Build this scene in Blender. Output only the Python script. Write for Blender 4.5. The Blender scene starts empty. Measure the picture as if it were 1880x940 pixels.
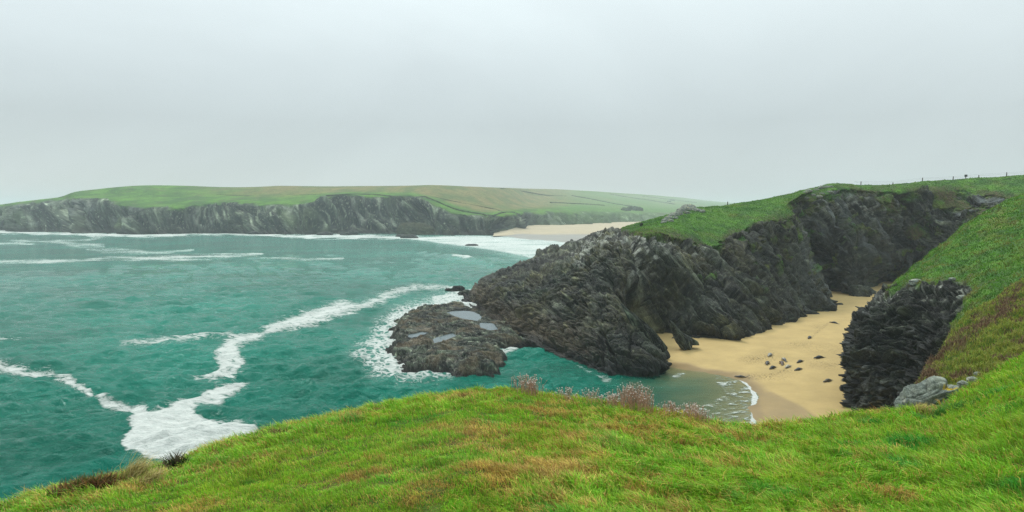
import bpy, math, random
import numpy as np
from mathutils import Vector
random.seed(7)
rng = np.random.default_rng(11)
S = bpy.context.scene
R = math.radians

# ------------------------------------------------------------------ camera
FPX, EYE = 1250.0, 26.0
PITCH = math.atan(85.0 / FPX)
cam_d = bpy.data.cameras.new('camera')
cam = bpy.data.objects.new('camera', cam_d)
S.collection.objects.link(cam)
cam.location = (0, 0, EYE)
cam.rotation_euler = (math.pi / 2 - PITCH, 0, 0)
cam_d.sensor_width = 36.0
cam_d.lens = 36.0 * FPX / 1880.0
cam_d.clip_start = 0.05
cam_d.clip_end = 20000
S.camera = cam

# ------------------------------------------------------------------ sky and sun (overcast)
SUN_EL, SUN_AZ = 52.0, -35.0            # azimuth: degrees clockwise from +Y
SKY_STRENGTH, SUN_STRENGTH = 0.1, 1.5
S.view_settings.view_transform = 'Standard'
S.view_settings.look = 'None'
S.view_settings.gamma = 1
S.view_settings.exposure = 0.42
S.view_settings.use_curve_mapping = False
w = bpy.data.worlds.new('World'); S.world = w; w.use_nodes = True
nt = w.node_tree; nt.nodes.clear()
def N(nt, typ, **kw):
    n = nt.nodes.new(typ)
    for k, v in kw.items():
        setattr(n, k, v)
    return n
out = N(nt, 'ShaderNodeOutputWorld'); bg = N(nt, 'ShaderNodeBackground')
bg.inputs['Strength'].default_value = SKY_STRENGTH
sky = N(nt, 'ShaderNodeTexSky'); sky.sky_type = 'NISHITA'; sky.sun_disc = False
sky.sun_elevation = R(SUN_EL); sky.sun_rotation = R(SUN_AZ)
tc = N(nt, 'ShaderNodeTexCoord'); sx = N(nt, 'ShaderNodeSeparateXYZ')
nt.links.new(tc.outputs['Generated'], sx.inputs[0])
mr = N(nt, 'ShaderNodeMapRange'); mr.inputs['From Min'].default_value = .12; mr.inputs['From Max'].default_value = 1
mr.inputs['To Min'].default_value = 4.95; mr.inputs['To Max'].default_value = 17.0   # overcast dome, brighter overhead
nt.links.new(sx.outputs['Z'], mr.inputs['Value'])
mp = N(nt, 'ShaderNodeMapping'); mp.inputs['Scale'].default_value = (1.0, 1.0, 1.9); mp.inputs['Rotation'].default_value = (0, R(-32), 0)
nt.links.new(tc.outputs['Generated'], mp.inputs[0])
cn = N(nt, 'ShaderNodeTexNoise'); cn.inputs['Scale'].default_value = 2.1; cn.inputs['Detail'].default_value = 5; cn.inputs['Roughness'].default_value = .5
cn.inputs['Distortion'].default_value = .5
nt.links.new(mp.outputs[0], cn.inputs['Vector'])
cr = N(nt, 'ShaderNodeMapRange'); cr.inputs['From Min'].default_value = .3; cr.inputs['From Max'].default_value = .7
cr.inputs['To Min'].default_value = .93; cr.inputs['To Max'].default_value = 1.07
nt.links.new(cn.outputs[0], cr.inputs['Value'])
mm = N(nt, 'ShaderNodeMath', operation='MULTIPLY'); nt.links.new(mr.outputs[0], mm.inputs[0]); nt.links.new(cr.outputs[0], mm.inputs[1])
tint = N(nt, 'ShaderNodeVectorMath', operation='SCALE'); tint.inputs[0].default_value = (.88, .985, .995)
nt.links.new(mm.outputs[0], tint.inputs['Scale'])
mx = N(nt, 'ShaderNodeMix', data_type='RGBA'); mx.inputs['Factor'].default_value = .08
nt.links.new(tint.outputs[0], mx.inputs['A']); nt.links.new(sky.outputs[0], mx.inputs['B'])
nt.links.new(mx.outputs['Result'], bg.inputs['Color']); nt.links.new(bg.outputs[0], out.inputs['Surface'])

sd = bpy.data.lights.new('sun', 'SUN'); sd.energy = SUN_STRENGTH; sd.angle = R(12); sd.color = (1.0, .97, .92)
so = bpy.data.objects.new('sun', sd); S.collection.objects.link(so)
az, el = R(SUN_AZ), R(SUN_EL)
to_sun = Vector((math.sin(az) * math.cos(el), math.cos(az) * math.cos(el), math.sin(el)))
so.rotation_euler = to_sun.to_track_quat('Z', 'Y').to_euler()
try:
    S.cycles.use_denoising = True; S.cycles.denoising_prefilter = 'NONE'
    S.cycles.max_bounces = 6; S.cycles.diffuse_bounces = 3; S.cycles.volume_bounces = 1
    S.cycles.transparent_max_bounces = 8; S.cycles.caustics_reflective = False
except Exception:
    pass

# ------------------------------------------------------------------ helpers: projection
cp, sp = math.cos(PITCH), math.sin(PITCH)
def P(u, v, d=None, z=None):
    """point seen at photo pixel (u, v) at forward distance d, or where that line of sight meets height z"""
    x = (u - 940.0) / FPX; y = (470.0 - v) / FPX
    D = np.array([x, cp + y * sp, -sp + y * cp])
    k = d / D[1] if d is not None else (z - EYE) / D[2]
    return np.array([0, 0, EYE]) + D * k
def proj(X, Y, Z):
    z = Z - EYE
    f = Y * cp - z * sp; up = Y * sp + z * cp
    f = np.where(f < .1, .1, f)
    return 940 + FPX * X / f, 470 - FPX * up / f

# ------------------------------------------------------------------ helpers: noise
def _h(ix, iy, iz, s):
    x = (ix.astype(np.uint32) * np.uint32(374761393) + iy.astype(np.uint32) * np.uint32(668265263)
         + iz.astype(np.uint32) * np.uint32(2147483647) + np.uint32((s * 974634777) & 0xffffffff))
    x = (x ^ (x >> np.uint32(13))) * np.uint32(1274126177)
    x = (x ^ (x >> np.uint32(15))) * np.uint32(2246822519)
    return x ^ (x >> np.uint32(16))
def _hf(ix, iy, iz, s):
    return _h(ix, iy, iz, s).astype(np.float64) / 4294967295.0
def noise(x, y, z, s=0):
    x, y, z = np.broadcast_arrays(np.asarray(x, float), np.asarray(y, float), np.asarray(z, float))
    ix, iy, iz = (np.floor(a).astype(np.int64) for a in (x, y, z))
    fx, fy, fz = x - ix, y - iy, z - iz
    w_ = [f * f * f * (f * (f * 6 - 15) + 10) for f in (fx, fy, fz)]
    r = 0
    for dx in (0, 1):
        for dy in (0, 1):
            for dz in (0, 1):
                h = _h(ix + dx, iy + dy, iz + dz, s)
                gx = (h & np.uint32(1023)) / 511.5 - 1
                gy = ((h >> np.uint32(10)) & np.uint32(1023)) / 511.5 - 1
                gz = ((h >> np.uint32(20)) & np.uint32(1023)) / 511.5 - 1
                r = r + ((w_[0] if dx else 1 - w_[0]) * (w_[1] if dy else 1 - w_[1]) * (w_[2] if dz else 1 - w_[2])
                         * (gx * (fx - dx) + gy * (fy - dy) + gz * (fz - dz)))
    return r * 1.1
def fbm(x, y, z, o=4, s=0, g=.5):
    a, t, r = 1.0, 0, 0
    for i in range(o):
        r = r + a * noise(x * 2 ** i, y * 2 ** i, z * 2 ** i, s + i); t += a; a *= g
    return r / t * 1.6
def worley(x, y, z, s=0):
    ix, iy, iz = (np.floor(a).astype(np.int64) for a in (x, y, z))
    f1 = np.full(x.shape, 9.0); f2 = f1.copy(); idv = np.zeros(x.shape)
    for dx in (-1, 0, 1):
        for dy in (-1, 0, 1):
            for dz in (-1, 0, 1):
                a, b, c = ix + dx, iy + dy, iz + dz
                h = _h(a, b, c, s)
                px = a + (h & np.uint32(1023)) / 1023.0; py = b + ((h >> np.uint32(10)) & np.uint32(1023)) / 1023.0
                pz = c + ((h >> np.uint32(20)) & np.uint32(1023)) / 1023.0
                d = (px - x) ** 2 + (py - y) ** 2 + (pz - z) ** 2
                m = d < f1
                f2 = np.where(m, f1, np.minimum(f2, d)); f1 = np.where(m, d, f1)
                idv = np.where(m, _hf(a, b, c, s + 77), idv)
    return np.sqrt(f1), np.sqrt(f2), idv
def sstep(a, b, x):
    t = np.clip((x - a) / (b - a), 0, 1); return t * t * (3 - 2 * t)
def mixc(a, b, t):
    return np.asarray(a) * (1 - t[..., None]) + np.asarray(b) * t[..., None]
def seg_dist(u, v, pts):
    """distance to polyline and parameter-interpolated third value"""
    best = np.full(np.shape(u), 1e9); val = np.zeros(np.shape(u))
    for a, b in zip(pts[:-1], pts[1:]):
        dx, dy = b[0] - a[0], b[1] - a[1]
        t = np.clip(((u - a[0]) * dx + (v - a[1]) * dy) / (dx * dx + dy * dy + 1e-9), 0, 1)
        d = np.hypot(u - a[0] - t * dx, v - a[1] - t * dy)
        m = d < best
        best = np.where(m, d, best)
        if len(a) > 2:
            val = np.where(m, a[2] + t * (b[2] - a[2]), val)
    return best, val
def sdpoly(u, v, pts):
    """signed distance, positive inside"""
    d, _ = seg_dist(u, v, [p[:2] for p in pts] + [pts[0][:2]])
    ins = np.zeros(np.shape(u), bool); n = len(pts)
    for i in range(n):
        x1, y1 = pts[i][:2]; x2, y2 = pts[(i + 1) % n][:2]
        if y1 == y2: continue
        c = ((y1 > v) != (y2 > v)) & (u < (x2 - x1) * (v - y1) / (y2 - y1) + x1)
        ins ^= c
    return np.where(ins, d, -d)

# ------------------------------------------------------------------ helpers: meshes
def tag(o, label=None, cat=None, group=None, kind=None):
    if label: o['label'] = label
    if cat: o['category'] = cat
    if group: o['group'] = group
    if kind: o['kind'] = kind
    return o
def empty(name, loc, rz=0):
    o = bpy.data.objects.new(name, None); S.collection.objects.link(o)
    o.location = loc; o.rotation_euler = (0, 0, rz); o.empty_display_size = .3
    return o
def mesh_np(name, co, faces, mat, parent=None, cols=None, attrs=None, smooth=True, loc=None):
    """faces: list of (k,n) int arrays"""
    me = bpy.data.meshes.new(name)
    me.vertices.add(len(co)); me.vertices.foreach_set('co', np.ascontiguousarray(co, np.float32).ravel())
    if not isinstance(faces, list): faces = [faces]
    loops = np.concatenate([f.ravel() for f in faces]).astype(np.int32)
    tot = np.concatenate([np.full(len(f), f.shape[1], np.int32) for f in faces])
    st = np.concatenate([[0], np.cumsum(tot)[:-1]]).astype(np.int32)
    me.loops.add(len(loops)); me.loops.foreach_set('vertex_index', loops)
    me.polygons.add(len(tot)); me.polygons.foreach_set('loop_start', st)
    try: me.polygons.foreach_set('loop_total', tot)
    except Exception: pass
    me.polygons.foreach_set('use_smooth', np.full(len(tot), smooth, bool))
    me.update(calc_edges=True)
    if cols is not None:
        c4 = np.ones((len(co), 4), np.float32); c4[:, :3] = np.clip(cols, 0, 1)
        a = me.color_attributes.new('Col', 'FLOAT_COLOR', 'POINT'); a.data.foreach_set('color', c4.ravel())
    for k, v in (attrs or {}).items():
        a = me.attributes.new(k, 'FLOAT', 'POINT'); a.data.foreach_set('value', np.ascontiguousarray(v, np.float32).ravel())
    me.materials.append(mat)
    o = bpy.data.objects.new(name, me); S.collection.objects.link(o)
    if parent: o.parent = parent
    if loc is not None: o.location = loc
    return o
def grid_faces(r, c, wrap=False):
    i = np.arange(r - 1)[:, None]; j = np.arange(c if wrap else c - 1)[None]
    a = i * c + j; b = i * c + (j + 1) % c
    return np.stack([a, b, b + c, a + c], -1).reshape(-1, 4)
def pchip(Y, n_per):
    """monotone cubic through Y (k, ...) along axis 0, n_per[i] samples in span i"""
    k = len(Y); dl = Y[1:] - Y[:-1]; m = np.zeros_like(Y)
    for i in range(1, k - 1):
        a, b = dl[i - 1], dl[i]
        m[i] = np.where(a * b > 0, 2 * a * b / np.where(np.abs(a + b) < 1e-12, 1, a + b), 0)
    m[0], m[-1] = dl[0], dl[-1]
    res = []
    for i in range(k - 1):
        t = np.arange(n_per[i]) / n_per[i]
        if i == k - 2: t = np.append(t, 1.0)
        t = t.reshape((-1,) + (1,) * (Y.ndim - 1))
        res.append((2 * t ** 3 - 3 * t ** 2 + 1) * Y[i] + (t ** 3 - 2 * t ** 2 + t) * m[i] + (-2 * t ** 3 + 3 * t ** 2) * Y[i + 1] + (t ** 3 - t ** 2) * m[i + 1])
    return np.concatenate(res)
def loft(G, nrow, ncol):
    """G (rows, cols, 3) control points -> dense grid"""
    A = pchip(G, nrow)
    return pchip(A.swapaxes(0, 1), ncol).swapaxes(0, 1)
def normals(A):
    du = np.gradient(A, axis=1); dv = np.gradient(A, axis=0)
    n = np.cross(du, dv); l = np.linalg.norm(n, axis=-1, keepdims=True)
    return n / np.maximum(l, 1e-9)
def smooth_grid(A, it):
    for _ in range(it):
        B = A.copy()
        B[1:-1] = (A[:-2] + 2 * A[1:-1] + A[2:]) / 4
        A = B.copy(); A[:, 1:-1] = (B[:, :-2] + 2 * B[:, 1:-1] + B[:, 2:]) / 4
    return A
def strata_frame(n):
    n = np.array(n, float); n /= np.linalg.norm(n)
    a = np.cross(n, (0, 1, 0)); a /= np.linalg.norm(a); b = np.cross(n, a)
    return n, a, b
def rock_disp(A, n, sc, bands=True):
    """layered, blocky rock relief in metres for unit scale sc; A (...,3), n bedding normal"""
    n, a, b = strata_frame(n)
    X, Y, Z = A[..., 0], A[..., 1], A[..., 2]
    wx = fbm(X / (11 * sc), Y / (11 * sc), Z / (11 * sc), 3, 5) * 2.4 * sc
    p = A @ n + wx; q = A @ a + wx * .3; r = A @ b
    d = fbm(p / (6 * sc), q / (22 * sc), r / (16 * sc), 4, 21) * 2.6 * sc           # big buttresses
    for k_, (L_, am) in enumerate(((3.1, 1.7), (1.25, .8))):                       # bedding planes stepping out one over the other
        ph = p / (L_ * sc) + .9 * noise(q / (7 * L_ * sc), r / (5 * L_ * sc), 0 * p + k_, 25 + k_)
        fl = np.floor(ph); fr = ph - fl; rnd = _hf(fl.astype(np.int64), np.floor(q / (9 * L_ * sc)).astype(np.int64) * 0, 0 * fl.astype(np.int64), 26 + k_)
        msk_ = sstep(-.35, .25, noise(q / (4 * L_ * sc), r / (3 * L_ * sc), fl * 3.7, 27 + k_))
        d = d + am * sc * (fr ** 1.5 - .4) * (.35 + rnd) * msk_ * sstep(1.0, .93, fr)
    for k_, (L_, am) in enumerate(((3.4, 1.7), (1.5, .8))):                         # long open joints along the bedding
        gn = noise(p / (L_ * sc), q / (7 * L_ * sc), r / (4 * L_ * sc), 71 + k_)
        d = d - am * sc * np.exp(-(gn / .055) ** 2) * sstep(-.2, .2, noise(q / (5 * sc), r / (5 * sc), p / (9 * sc), 73 + k_))
    f1, f2, i1 = worley(p / (1.7 * sc), q / (8 * sc), r / (4.5 * sc), 31)
    d = d + (i1 - .5) * 1.3 * sc - np.exp(-((f2 - f1) / .06) ** 2) * .6 * sc        # slabs with joints between
    f1, f2, i2 = worley(p / (.6 * sc), q / (3.0 * sc), r / (1.5 * sc), 41)
    d = d + (i2 - .5) * .34 * sc - np.exp(-((f2 - f1) / .08) ** 2) * .14 * sc
    d = d + fbm(p / (.35 * sc), q / (1.6 * sc), r / (1.2 * sc), 3, 61) * .11 * sc
    return d, p, q, r, i1, i2

# ------------------------------------------------------------------ materials
def new_mat(name):
    m = bpy.data.materials.new(name); m.use_nodes = True
    t = m.node_tree; b = t.nodes['Principled BSDF']
    return m, t, b
def tex(t, typ, scale, vec=None, **inp):
    n = N(t, typ); n.inputs['Scale'].default_value = scale
    for k, v in inp.items(): n.inputs[k].default_value = v
    if vec is not None: t.links.new(vec, n.inputs['Vector'])
    return n
def rng_node(t, src, a, b, c, d):
    m = N(t, 'ShaderNodeMapRange')
    for k, v in zip(('From Min', 'From Max', 'To Min', 'To Max'), (a, b, c, d)): m.inputs[k].default_value = v
    t.links.new(src, m.inputs['Value']); return m.outputs[0]
def math_n(t, op, a, b=None):
    m = N(t, 'ShaderNodeMath', operation=op)
    for i, x in enumerate((a, b)):
        if x is None: continue
        if isinstance(x, (int, float)): m.inputs[i].default_value = x
        else: t.links.new(x, m.inputs[i])
    return m.outputs[0]
def land_mat(name, s1, s2, bump_d, rough=.85, spec=.3, contrast=.45, bed=None):
    """vertex colour x fine mottling, with fine bump; s1/s2 noise scales per metre"""
    m, t, b = new_mat(name)
    co = N(t, 'ShaderNodeTexCoord').outputs['Object']
    at = N(t, 'ShaderNodeAttribute', attribute_name='Col')
    if bed:
        fr_ = strata_frame(bed); cx = N(t, 'ShaderNodeCombineXYZ')
        for i_, (ax, k_) in enumerate(zip(fr_, (1.7, .35, .6))):
            dp = N(t, 'ShaderNodeVectorMath', operation='DOT_PRODUCT'); dp.inputs[1].default_value = tuple(ax * k_); t.links.new(co, dp.inputs[0]); t.links.new(dp.outputs['Value'], cx.inputs[i_])
        co = cx.outputs[0]
    n1 = tex(t, 'ShaderNodeTexNoise', s1, co, Detail=6, Roughness=.65)
    n2 = tex(t, 'ShaderNodeTexNoise', s2, co, Detail=5, Roughness=.6)
    k = math_n(t, 'MULTIPLY', rng_node(t, n1.outputs[0], .3, .7, 1 - contrast, 1 + contrast), rng_node(t, n2.outputs[0], .3, .7, 1 - contrast * .8, 1 + contrast * .8))
    sc = N(t, 'ShaderNodeVectorMath', operation='SCALE'); t.links.new(at.outputs['Color'], sc.inputs[0]); t.links.new(k, sc.inputs['Scale'])
    t.links.new(sc.outputs[0], b.inputs['Base Color'])
    b.inputs['Roughness'].default_value = rough; b.inputs['Specular IOR Level'].default_value = spec
    ad = math_n(t, 'ADD', n1.outputs[0], n2.outputs[0])
    bp = N(t, 'ShaderNodeBump'); bp.inputs['Distance'].default_value = bump_d; bp.inputs['Strength'].default_value = .8
    t.links.new(ad, bp.inputs['Height']); t.links.new(bp.outputs[0], b.inputs['Normal'])
    return m
M_rock = land_mat('rock_and_turf', .9, 4.5, .7, .75, .35, .6, (.86, .22, .46))
M_near = land_mat('near_rock_and_turf', 2.0, 9.0, .28, .75, .35, .5, (.35, .3, .88))
M_far = land_mat('far_rock_and_fields', .12, .5, 2.0, .95, .1, .35)
M_ground = land_mat('turf_soil', 6, 30, .02, .95, .1, .4)
M_stone = land_mat('lichened_stone', 8, 40, .03, .9, .2, .5)
def plain_mat(name, rough=.9, spec=.2, transl=0):
    m, t, b = new_mat(name)
    at = N(t, 'ShaderNodeAttribute', attribute_name='Col')
    t.links.new(at.outputs['Color'], b.inputs['Base Color'])
    b.inputs['Roughness'].default_value = rough; b.inputs['Specular IOR Level'].default_value = spec
    if transl:
        tr = N(t, 'ShaderNodeBsdfTranslucent'); t.links.new(at.outputs['Color'], tr.inputs[0])
        ms = N(t, 'ShaderNodeMixShader'); ms.inputs[0].default_value = transl
        t.links.new(b.outputs[0], ms.inputs[1]); t.links.new(tr.outputs[0], ms.inputs[2])
        t.links.new(ms.outputs[0], t.nodes['Material Output'].inputs['Surface'])
    return m
M_blade = plain_mat('grass_blade', .6, .25, .35)
M_plant = plain_mat('plant_matter', .8, .15, .15)
M_seal = plain_mat('seal_fur', .45, .4)
M_wood = land_mat('weathered_wood', 10, 60, .005, .9, .1, .3)
M_wire = land_mat('fence_wire_metal', 10, 60, .002, .5, .4, .2)

# sand
def sand_mat(name, dry, wet, s):
    m, t, b = new_mat(name)
    co = N(t, 'ShaderNodeTexCoord').outputs['Object']
    wt = N(t, 'ShaderNodeAttribute', attribute_name='wet').outputs['Fac']
    ch = N(t, 'ShaderNodeAttribute', attribute_name='churn').outputs['Fac']
    n1 = tex(t, 'ShaderNodeTexNoise', .25 * s, co, Detail=5, Roughness=.6)
    n2 = tex(t, 'ShaderNodeTexNoise', 3.5 * s, co, Detail=4, Roughness=.6)
    mx = N(t, 'ShaderNodeMix', data_type='RGBA'); mx.inputs['A'].default_value = (*dry, 1); mx.inputs['B'].default_value = (*wet, 1)
    t.links.new(wt, mx.inputs['Factor'])
    sp_ = rng_node(t, n2.outputs[0], .48, .64, 0, .75)
    k = math_n(t, 'SUBTRACT', rng_node(t, n1.outputs[0], .3, .7, .88, 1.1), math_n(t, 'MULTIPLY', sp_, ch))
    sc = N(t, 'ShaderNodeVectorMath', operation='SCALE'); t.links.new(mx.outputs['Result'], sc.inputs[0]); t.links.new(k, sc.inputs['Scale'])
    t.links.new(sc.outputs[0], b.inputs['Base Color'])
    t.links.new(rng_node(t, wt, 0, 1, .9, .35), b.inputs['Roughness']); b.inputs['Specular IOR Level'].default_value = .3
    bp = N(t, 'ShaderNodeBump'); bp.inputs['Distance'].default_value = .06 / s
    t.links.new(math_n(t, 'MULTIPLY', n2.outputs[0], math_n(t, 'ADD', ch, .15)), bp.inputs['Height']); t.links.new(bp.outputs[0], b.inputs['Normal'])
    return m
M_sand = sand_mat('golden_sand', (.375, .272, .112), (.21, .14, .055), 1.0)
M_fsand = sand_mat('far_sand', (.37, .31, .205), (.20, .185, .15), .15)

# sea water
def sea_mat():
    m, t, b = new_mat('sea_water')
    co = N(t, 'ShaderNodeTexCoord').outputs['Object']
    A = lambda n: N(t, 'ShaderNodeAttribute', attribute_name=n).outputs['Fac']
    foam, alpha, milky, lace = A('foam'), A('opac'), A('milky'), A('lace')
    n0 = tex(t, 'ShaderNodeTexNoise', .02, co, Detail=4, Roughness=.6)
    wc = N(t, 'ShaderNodeMix', data_type='RGBA'); wc.inputs['A'].default_value = (.0, .085, .054, 1); wc.inputs['B'].default_value = (.0, .16, .108, 1)
    t.links.new(rng_node(t, n0.outputs[0], .35, .65, 0, 1), wc.inputs['Factor'])
    wm = N(t, 'ShaderNodeMix', data_type='RGBA'); wm.inputs['B'].default_value = (.16, .32, .27, 1)
    t.links.new(milky, wm.inputs['Factor']); t.links.new(wc.outputs['Result'], wm.inputs['A'])
    # foam: density attribute against two noises, laced with cell walls where asked
    mpf = N(t, 'ShaderNodeMapping'); mpf.inputs['Scale'].default_value = (.6, 1.3, 1); t.links.new(co, mpf.inputs[0])
    f1 = tex(t, 'ShaderNodeTexNoise', .8, mpf.outputs[0], Detail=8, Roughness=.72, Distortion=1.2)
    dist = N(t, 'ShaderNodeTexNoise'); dist.inputs['Scale'].default_value = .5; dist.inputs['Detail'].default_value = 3; t.links.new(co, dist.inputs['Vector'])
    va = N(t, 'ShaderNodeVectorMath', operation='MULTIPLY_ADD'); t.links.new(dist.outputs['Color'], va.inputs[0]); va.inputs[1].default_value = (2.5, 2.5, 0); t.links.new(co, va.inputs[2])
    vo = tex(t, 'ShaderNodeTexVoronoi', .8, va.outputs[0]); vo.feature = 'DISTANCE_TO_EDGE'
    wall = rng_node(t, vo.outputs['Distance'], 0.0, .25, .26, -.32)
    base = rng_node(t, f1.outputs[0], .3, .7, -.5, .5)
    lc = N(t, 'ShaderNodeMix', data_type='FLOAT'); t.links.new(lace, lc.inputs['Factor']); t.links.new(base, lc.inputs['A'])
    t.links.new(math_n(t, 'ADD', math_n(t, 'MULTIPLY', base, .8), wall), lc.inputs['B'])
    g = math_n(t, 'ADD', foam, math_n(t, 'MULTIPLY', lc.outputs['Result'], rng_node(t, foam, 0, .12, 0, 1)))
    ff = N(t, 'ShaderNodeMapRange', interpolation_type='SMOOTHSTEP'); ff.inputs['From Min'].default_value = .30; ff.inputs['From Max'].default_value = .80
    t.links.new(g, ff.inputs['Value']); f9 = tex(t, 'ShaderNodeTexNoise', 3.0, mpf.outputs[0], Detail=5, Roughness=.7)
    F = math_n(t, 'MULTIPLY', ff.outputs[0], rng_node(t, f9.outputs[0], .35, .6, .8, 1.0))
    cm = N(t, 'ShaderNodeMix', data_type='RGBA'); cm.inputs['B'].default_value = (.55, .56, .53, 1)
    t.links.new(F, cm.inputs['Factor']); t.links.new(wm.outputs['Result'], cm.inputs['A']); t.links.new(cm.outputs['Result'], b.inputs['Base Color'])
    t.links.new(rng_node(t, F, 0, 1, .07, .8), b.inputs['Roughness'])
    b.inputs['IOR'].default_value = 1.20; b.inputs['Specular Tint'].default_value = (.1, .95, .86, 1)
    mpp = N(t, 'ShaderNodeMapping'); mpp.inputs['Rotation'].default_value = (0, 0, R(20)); mpp.inputs['Scale'].default_value = (1, 1.9, 1); t.links.new(co, mpp.inputs[0])
    w1 = tex(t, 'ShaderNodeTexNoise', .5, mpp.outputs[0], Detail=7, Roughness=.66, Distortion=.6)
    w2 = tex(t, 'ShaderNodeTexNoise', .12, mpp.outputs[0], Detail=3, Roughness=.5)
    hh = math_n(t, 'ADD', math_n(t, 'MULTIPLY', w1.outputs[0], .75), math_n(t, 'MULTIPLY', w2.outputs[0], 1.6))
    bp = N(t, 'ShaderNodeBump'); bp.inputs['Distance'].default_value = 1.25; t.links.new(A('rough'), bp.inputs['Strength'])
    t.links.new(math_n(t, 'ADD', hh, math_n(t, 'MULTIPLY', F, .12)), bp.inputs['Height']); t.links.new(bp.outputs[0], b.inputs['Normal'])
    tr = N(t, 'ShaderNodeBsdfTransparent'); tr.inputs[0].default_value = (.86, .95, .9, 1)
    ms = N(t, 'ShaderNodeMixShader'); t.links.new(math_n(t, 'MAXIMUM', alpha, math_n(t, 'MULTIPLY', F, .92)), ms.inputs[0])
    t.links.new(tr.outputs[0], ms.inputs[1]); t.links.new(b.outputs[0], ms.inputs[2]); t.links.new(ms.outputs[0], t.nodes['Material Output'].inputs['Surface'])
    return m
M_sea = sea_mat()
def pool_mat():
    m, t, b = new_mat('rock_pool_water')
    b.inputs['Base Color'].default_value = (.05, .075, .08, 1); b.inputs['Roughness'].default_value = .05; b.inputs['IOR'].default_value = 1.333
    n = tex(t, 'ShaderNodeTexNoise', 3, N(t, 'ShaderNodeTexCoord').outputs['Object'], Detail=3)
    bp = N(t, 'ShaderNodeBump'); bp.inputs['Distance'].default_value = .02; t.links.new(n.outputs[0], bp.inputs['Height']); t.links.new(bp.outputs[0], b.inputs['Normal'])
    return m
M_pool = pool_mat()

# ================================================================== THE SETTING
# ------------------------------------------------------------------ cove sand
SHORE = [P(u, v, z=0)[:2] for u, v in ((1150, 662), (1215, 672), (1262, 678), (1300, 682), (1335, 687), (1362, 697), (1381, 711), (1389, 728), (1386, 745), (1388, 765), (1380, 800), (1360, 860), (1340, 960))]
def sand_z(X, Y):
    d, _ = seg_dist(X, Y, SHORE)
    n = len(SHORE); poly = list(SHORE) + [np.array([120., 20.]), np.array([160., 300.]), np.array([10., 300.]), np.array([12., 125.])]
    s = np.where(sdpoly(X, Y, poly) > 0, 1, -1)
    sd_ = d * s
    return np.where(sd_ > 0, 2.3 * (1 - np.exp(-sd_ * .035)), sd_ * .055), sd_
nx, ny = 420, 460
gx, gy = np.meshgrid(np.linspace(5, 125, nx), np.linspace(48, 250, ny))
gz, sdist = sand_z(gx, gy)
gu, gv = proj(gx, gy, gz)
churn = np.zeros_like(gx)
for (u0, v0, ru, rv, a) in ((1385, 659, 22, 7, 1), (1412, 655, 22, 8, .9), (1405, 692, 38, 6, .9), (1375, 690, 12, 6, .8), (1520, 668, 40, 10, .55), (1465, 632, 30, 6, .7), (1500, 640, 30, 8, .5), (1440, 682, 20, 7, .6), (1500, 600, 10, 5, .4), (1530, 640, 20, 10, .35)):
    churn = np.maximum(churn, a * np.exp(-((gu - u0) / ru) ** 2 - ((gv - v0) / rv) ** 2))
trk, _ = seg_dist(gu, gv, [(1491, 618), (1505, 605), (1520, 594)]); churn = np.maximum(churn, .9 * np.exp(-(trk / 2.2) ** 2))
trk, _ = seg_dist(gu, gv, [(1376, 694), (1395, 690), (1420, 688), (1440, 680)]); churn = np.maximum(churn, .9 * np.exp(-(trk / 3) ** 2))
churn = np.clip(churn + .06, 0, 1)
gz2 = gz + fbm(gx / 9, gy / 9, 0 * gx, 3, 3) * .12 * (sdist > -2) + np.where(sdist > 1.5, fbm(gx / .8, gy / .8, 0 * gx, 3, 8) * .42 * churn, 0)
damp = sdpoly(gu, gv, [(1380, 720), (1415, 718), (1470, 745), (1500, 765), (1440, 800), (1370, 790)])
wet = np.maximum(sstep(3.0, .2, sdist + fbm(gx / 4, gy / 4, 0 * gx, 2, 9)), .75 * sstep(-4, 4, damp))
wet = np.maximum(wet, sstep(-5, 3, sdpoly(gu, gv, [(1225, 665), (1260, 668), (1300, 680), (1280, 700), (1220, 700)])))
beach = mesh_np('cove_beach', np.stack([gx, gy, gz2], -1).reshape(-1, 3), grid_faces(ny, nx), M_sand, attrs={'wet': wet.ravel(), 'churn': churn.ravel()})
tag(beach, 'golden sand beach at the bottom of the cove', kind='structure')
def sand_at(x, y):
    i = int(np.clip(round((y - 48) / 202 * (ny - 1)), 0, ny - 1)); j = int(np.clip(round((x - 5) / 120 * (nx - 1)), 0, nx - 1))
    return float(gz2[i, j])

# ------------------------------------------------------------------ sea
def dens_poly(u, v, pts, soft, warp=None):
    uu, vv = (u, v) if warp is None else (u + warp[0], v + warp[1])
    return sstep(-soft, soft, sdpoly(uu, vv, pts))
nr, nc = 860, 1000
dep = np.linspace(26 / 16.0, 26 / 6000.0, 200)
dep = np.concatenate([np.linspace(1.6, .62, 60)[:-1], np.linspace(.62, 26 / 5000.0, nr - 59)])
rr = 26 / dep; aa = np.linspace(R(-72), R(50), nc)
X0 = rr[:, None] * np.sin(aa)[None]; Y0 = rr[:, None] * np.cos(aa)[None]
U, V = proj(X0, Y0, 0 * X0)
wxu = fbm(X0 / 6, Y0 / 9, 0 * X0, 4, 12, .6); wyv = fbm(X0 / 6, Y0 / 9, 0 * X0 + 9, 4, 13, .6)
pxm = FPX / np.maximum(Y0, 5)
warp = (wxu * 3.5 * np.minimum(pxm, 20) * .35, wyv * 3.5 * np.minimum(pxm, 20) * .12)
Ub, Vb = U + warp[0], V + warp[1]
foam = np.zeros_like(U); lace = np.zeros_like(U); milky = np.zeros_like(U)
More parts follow.
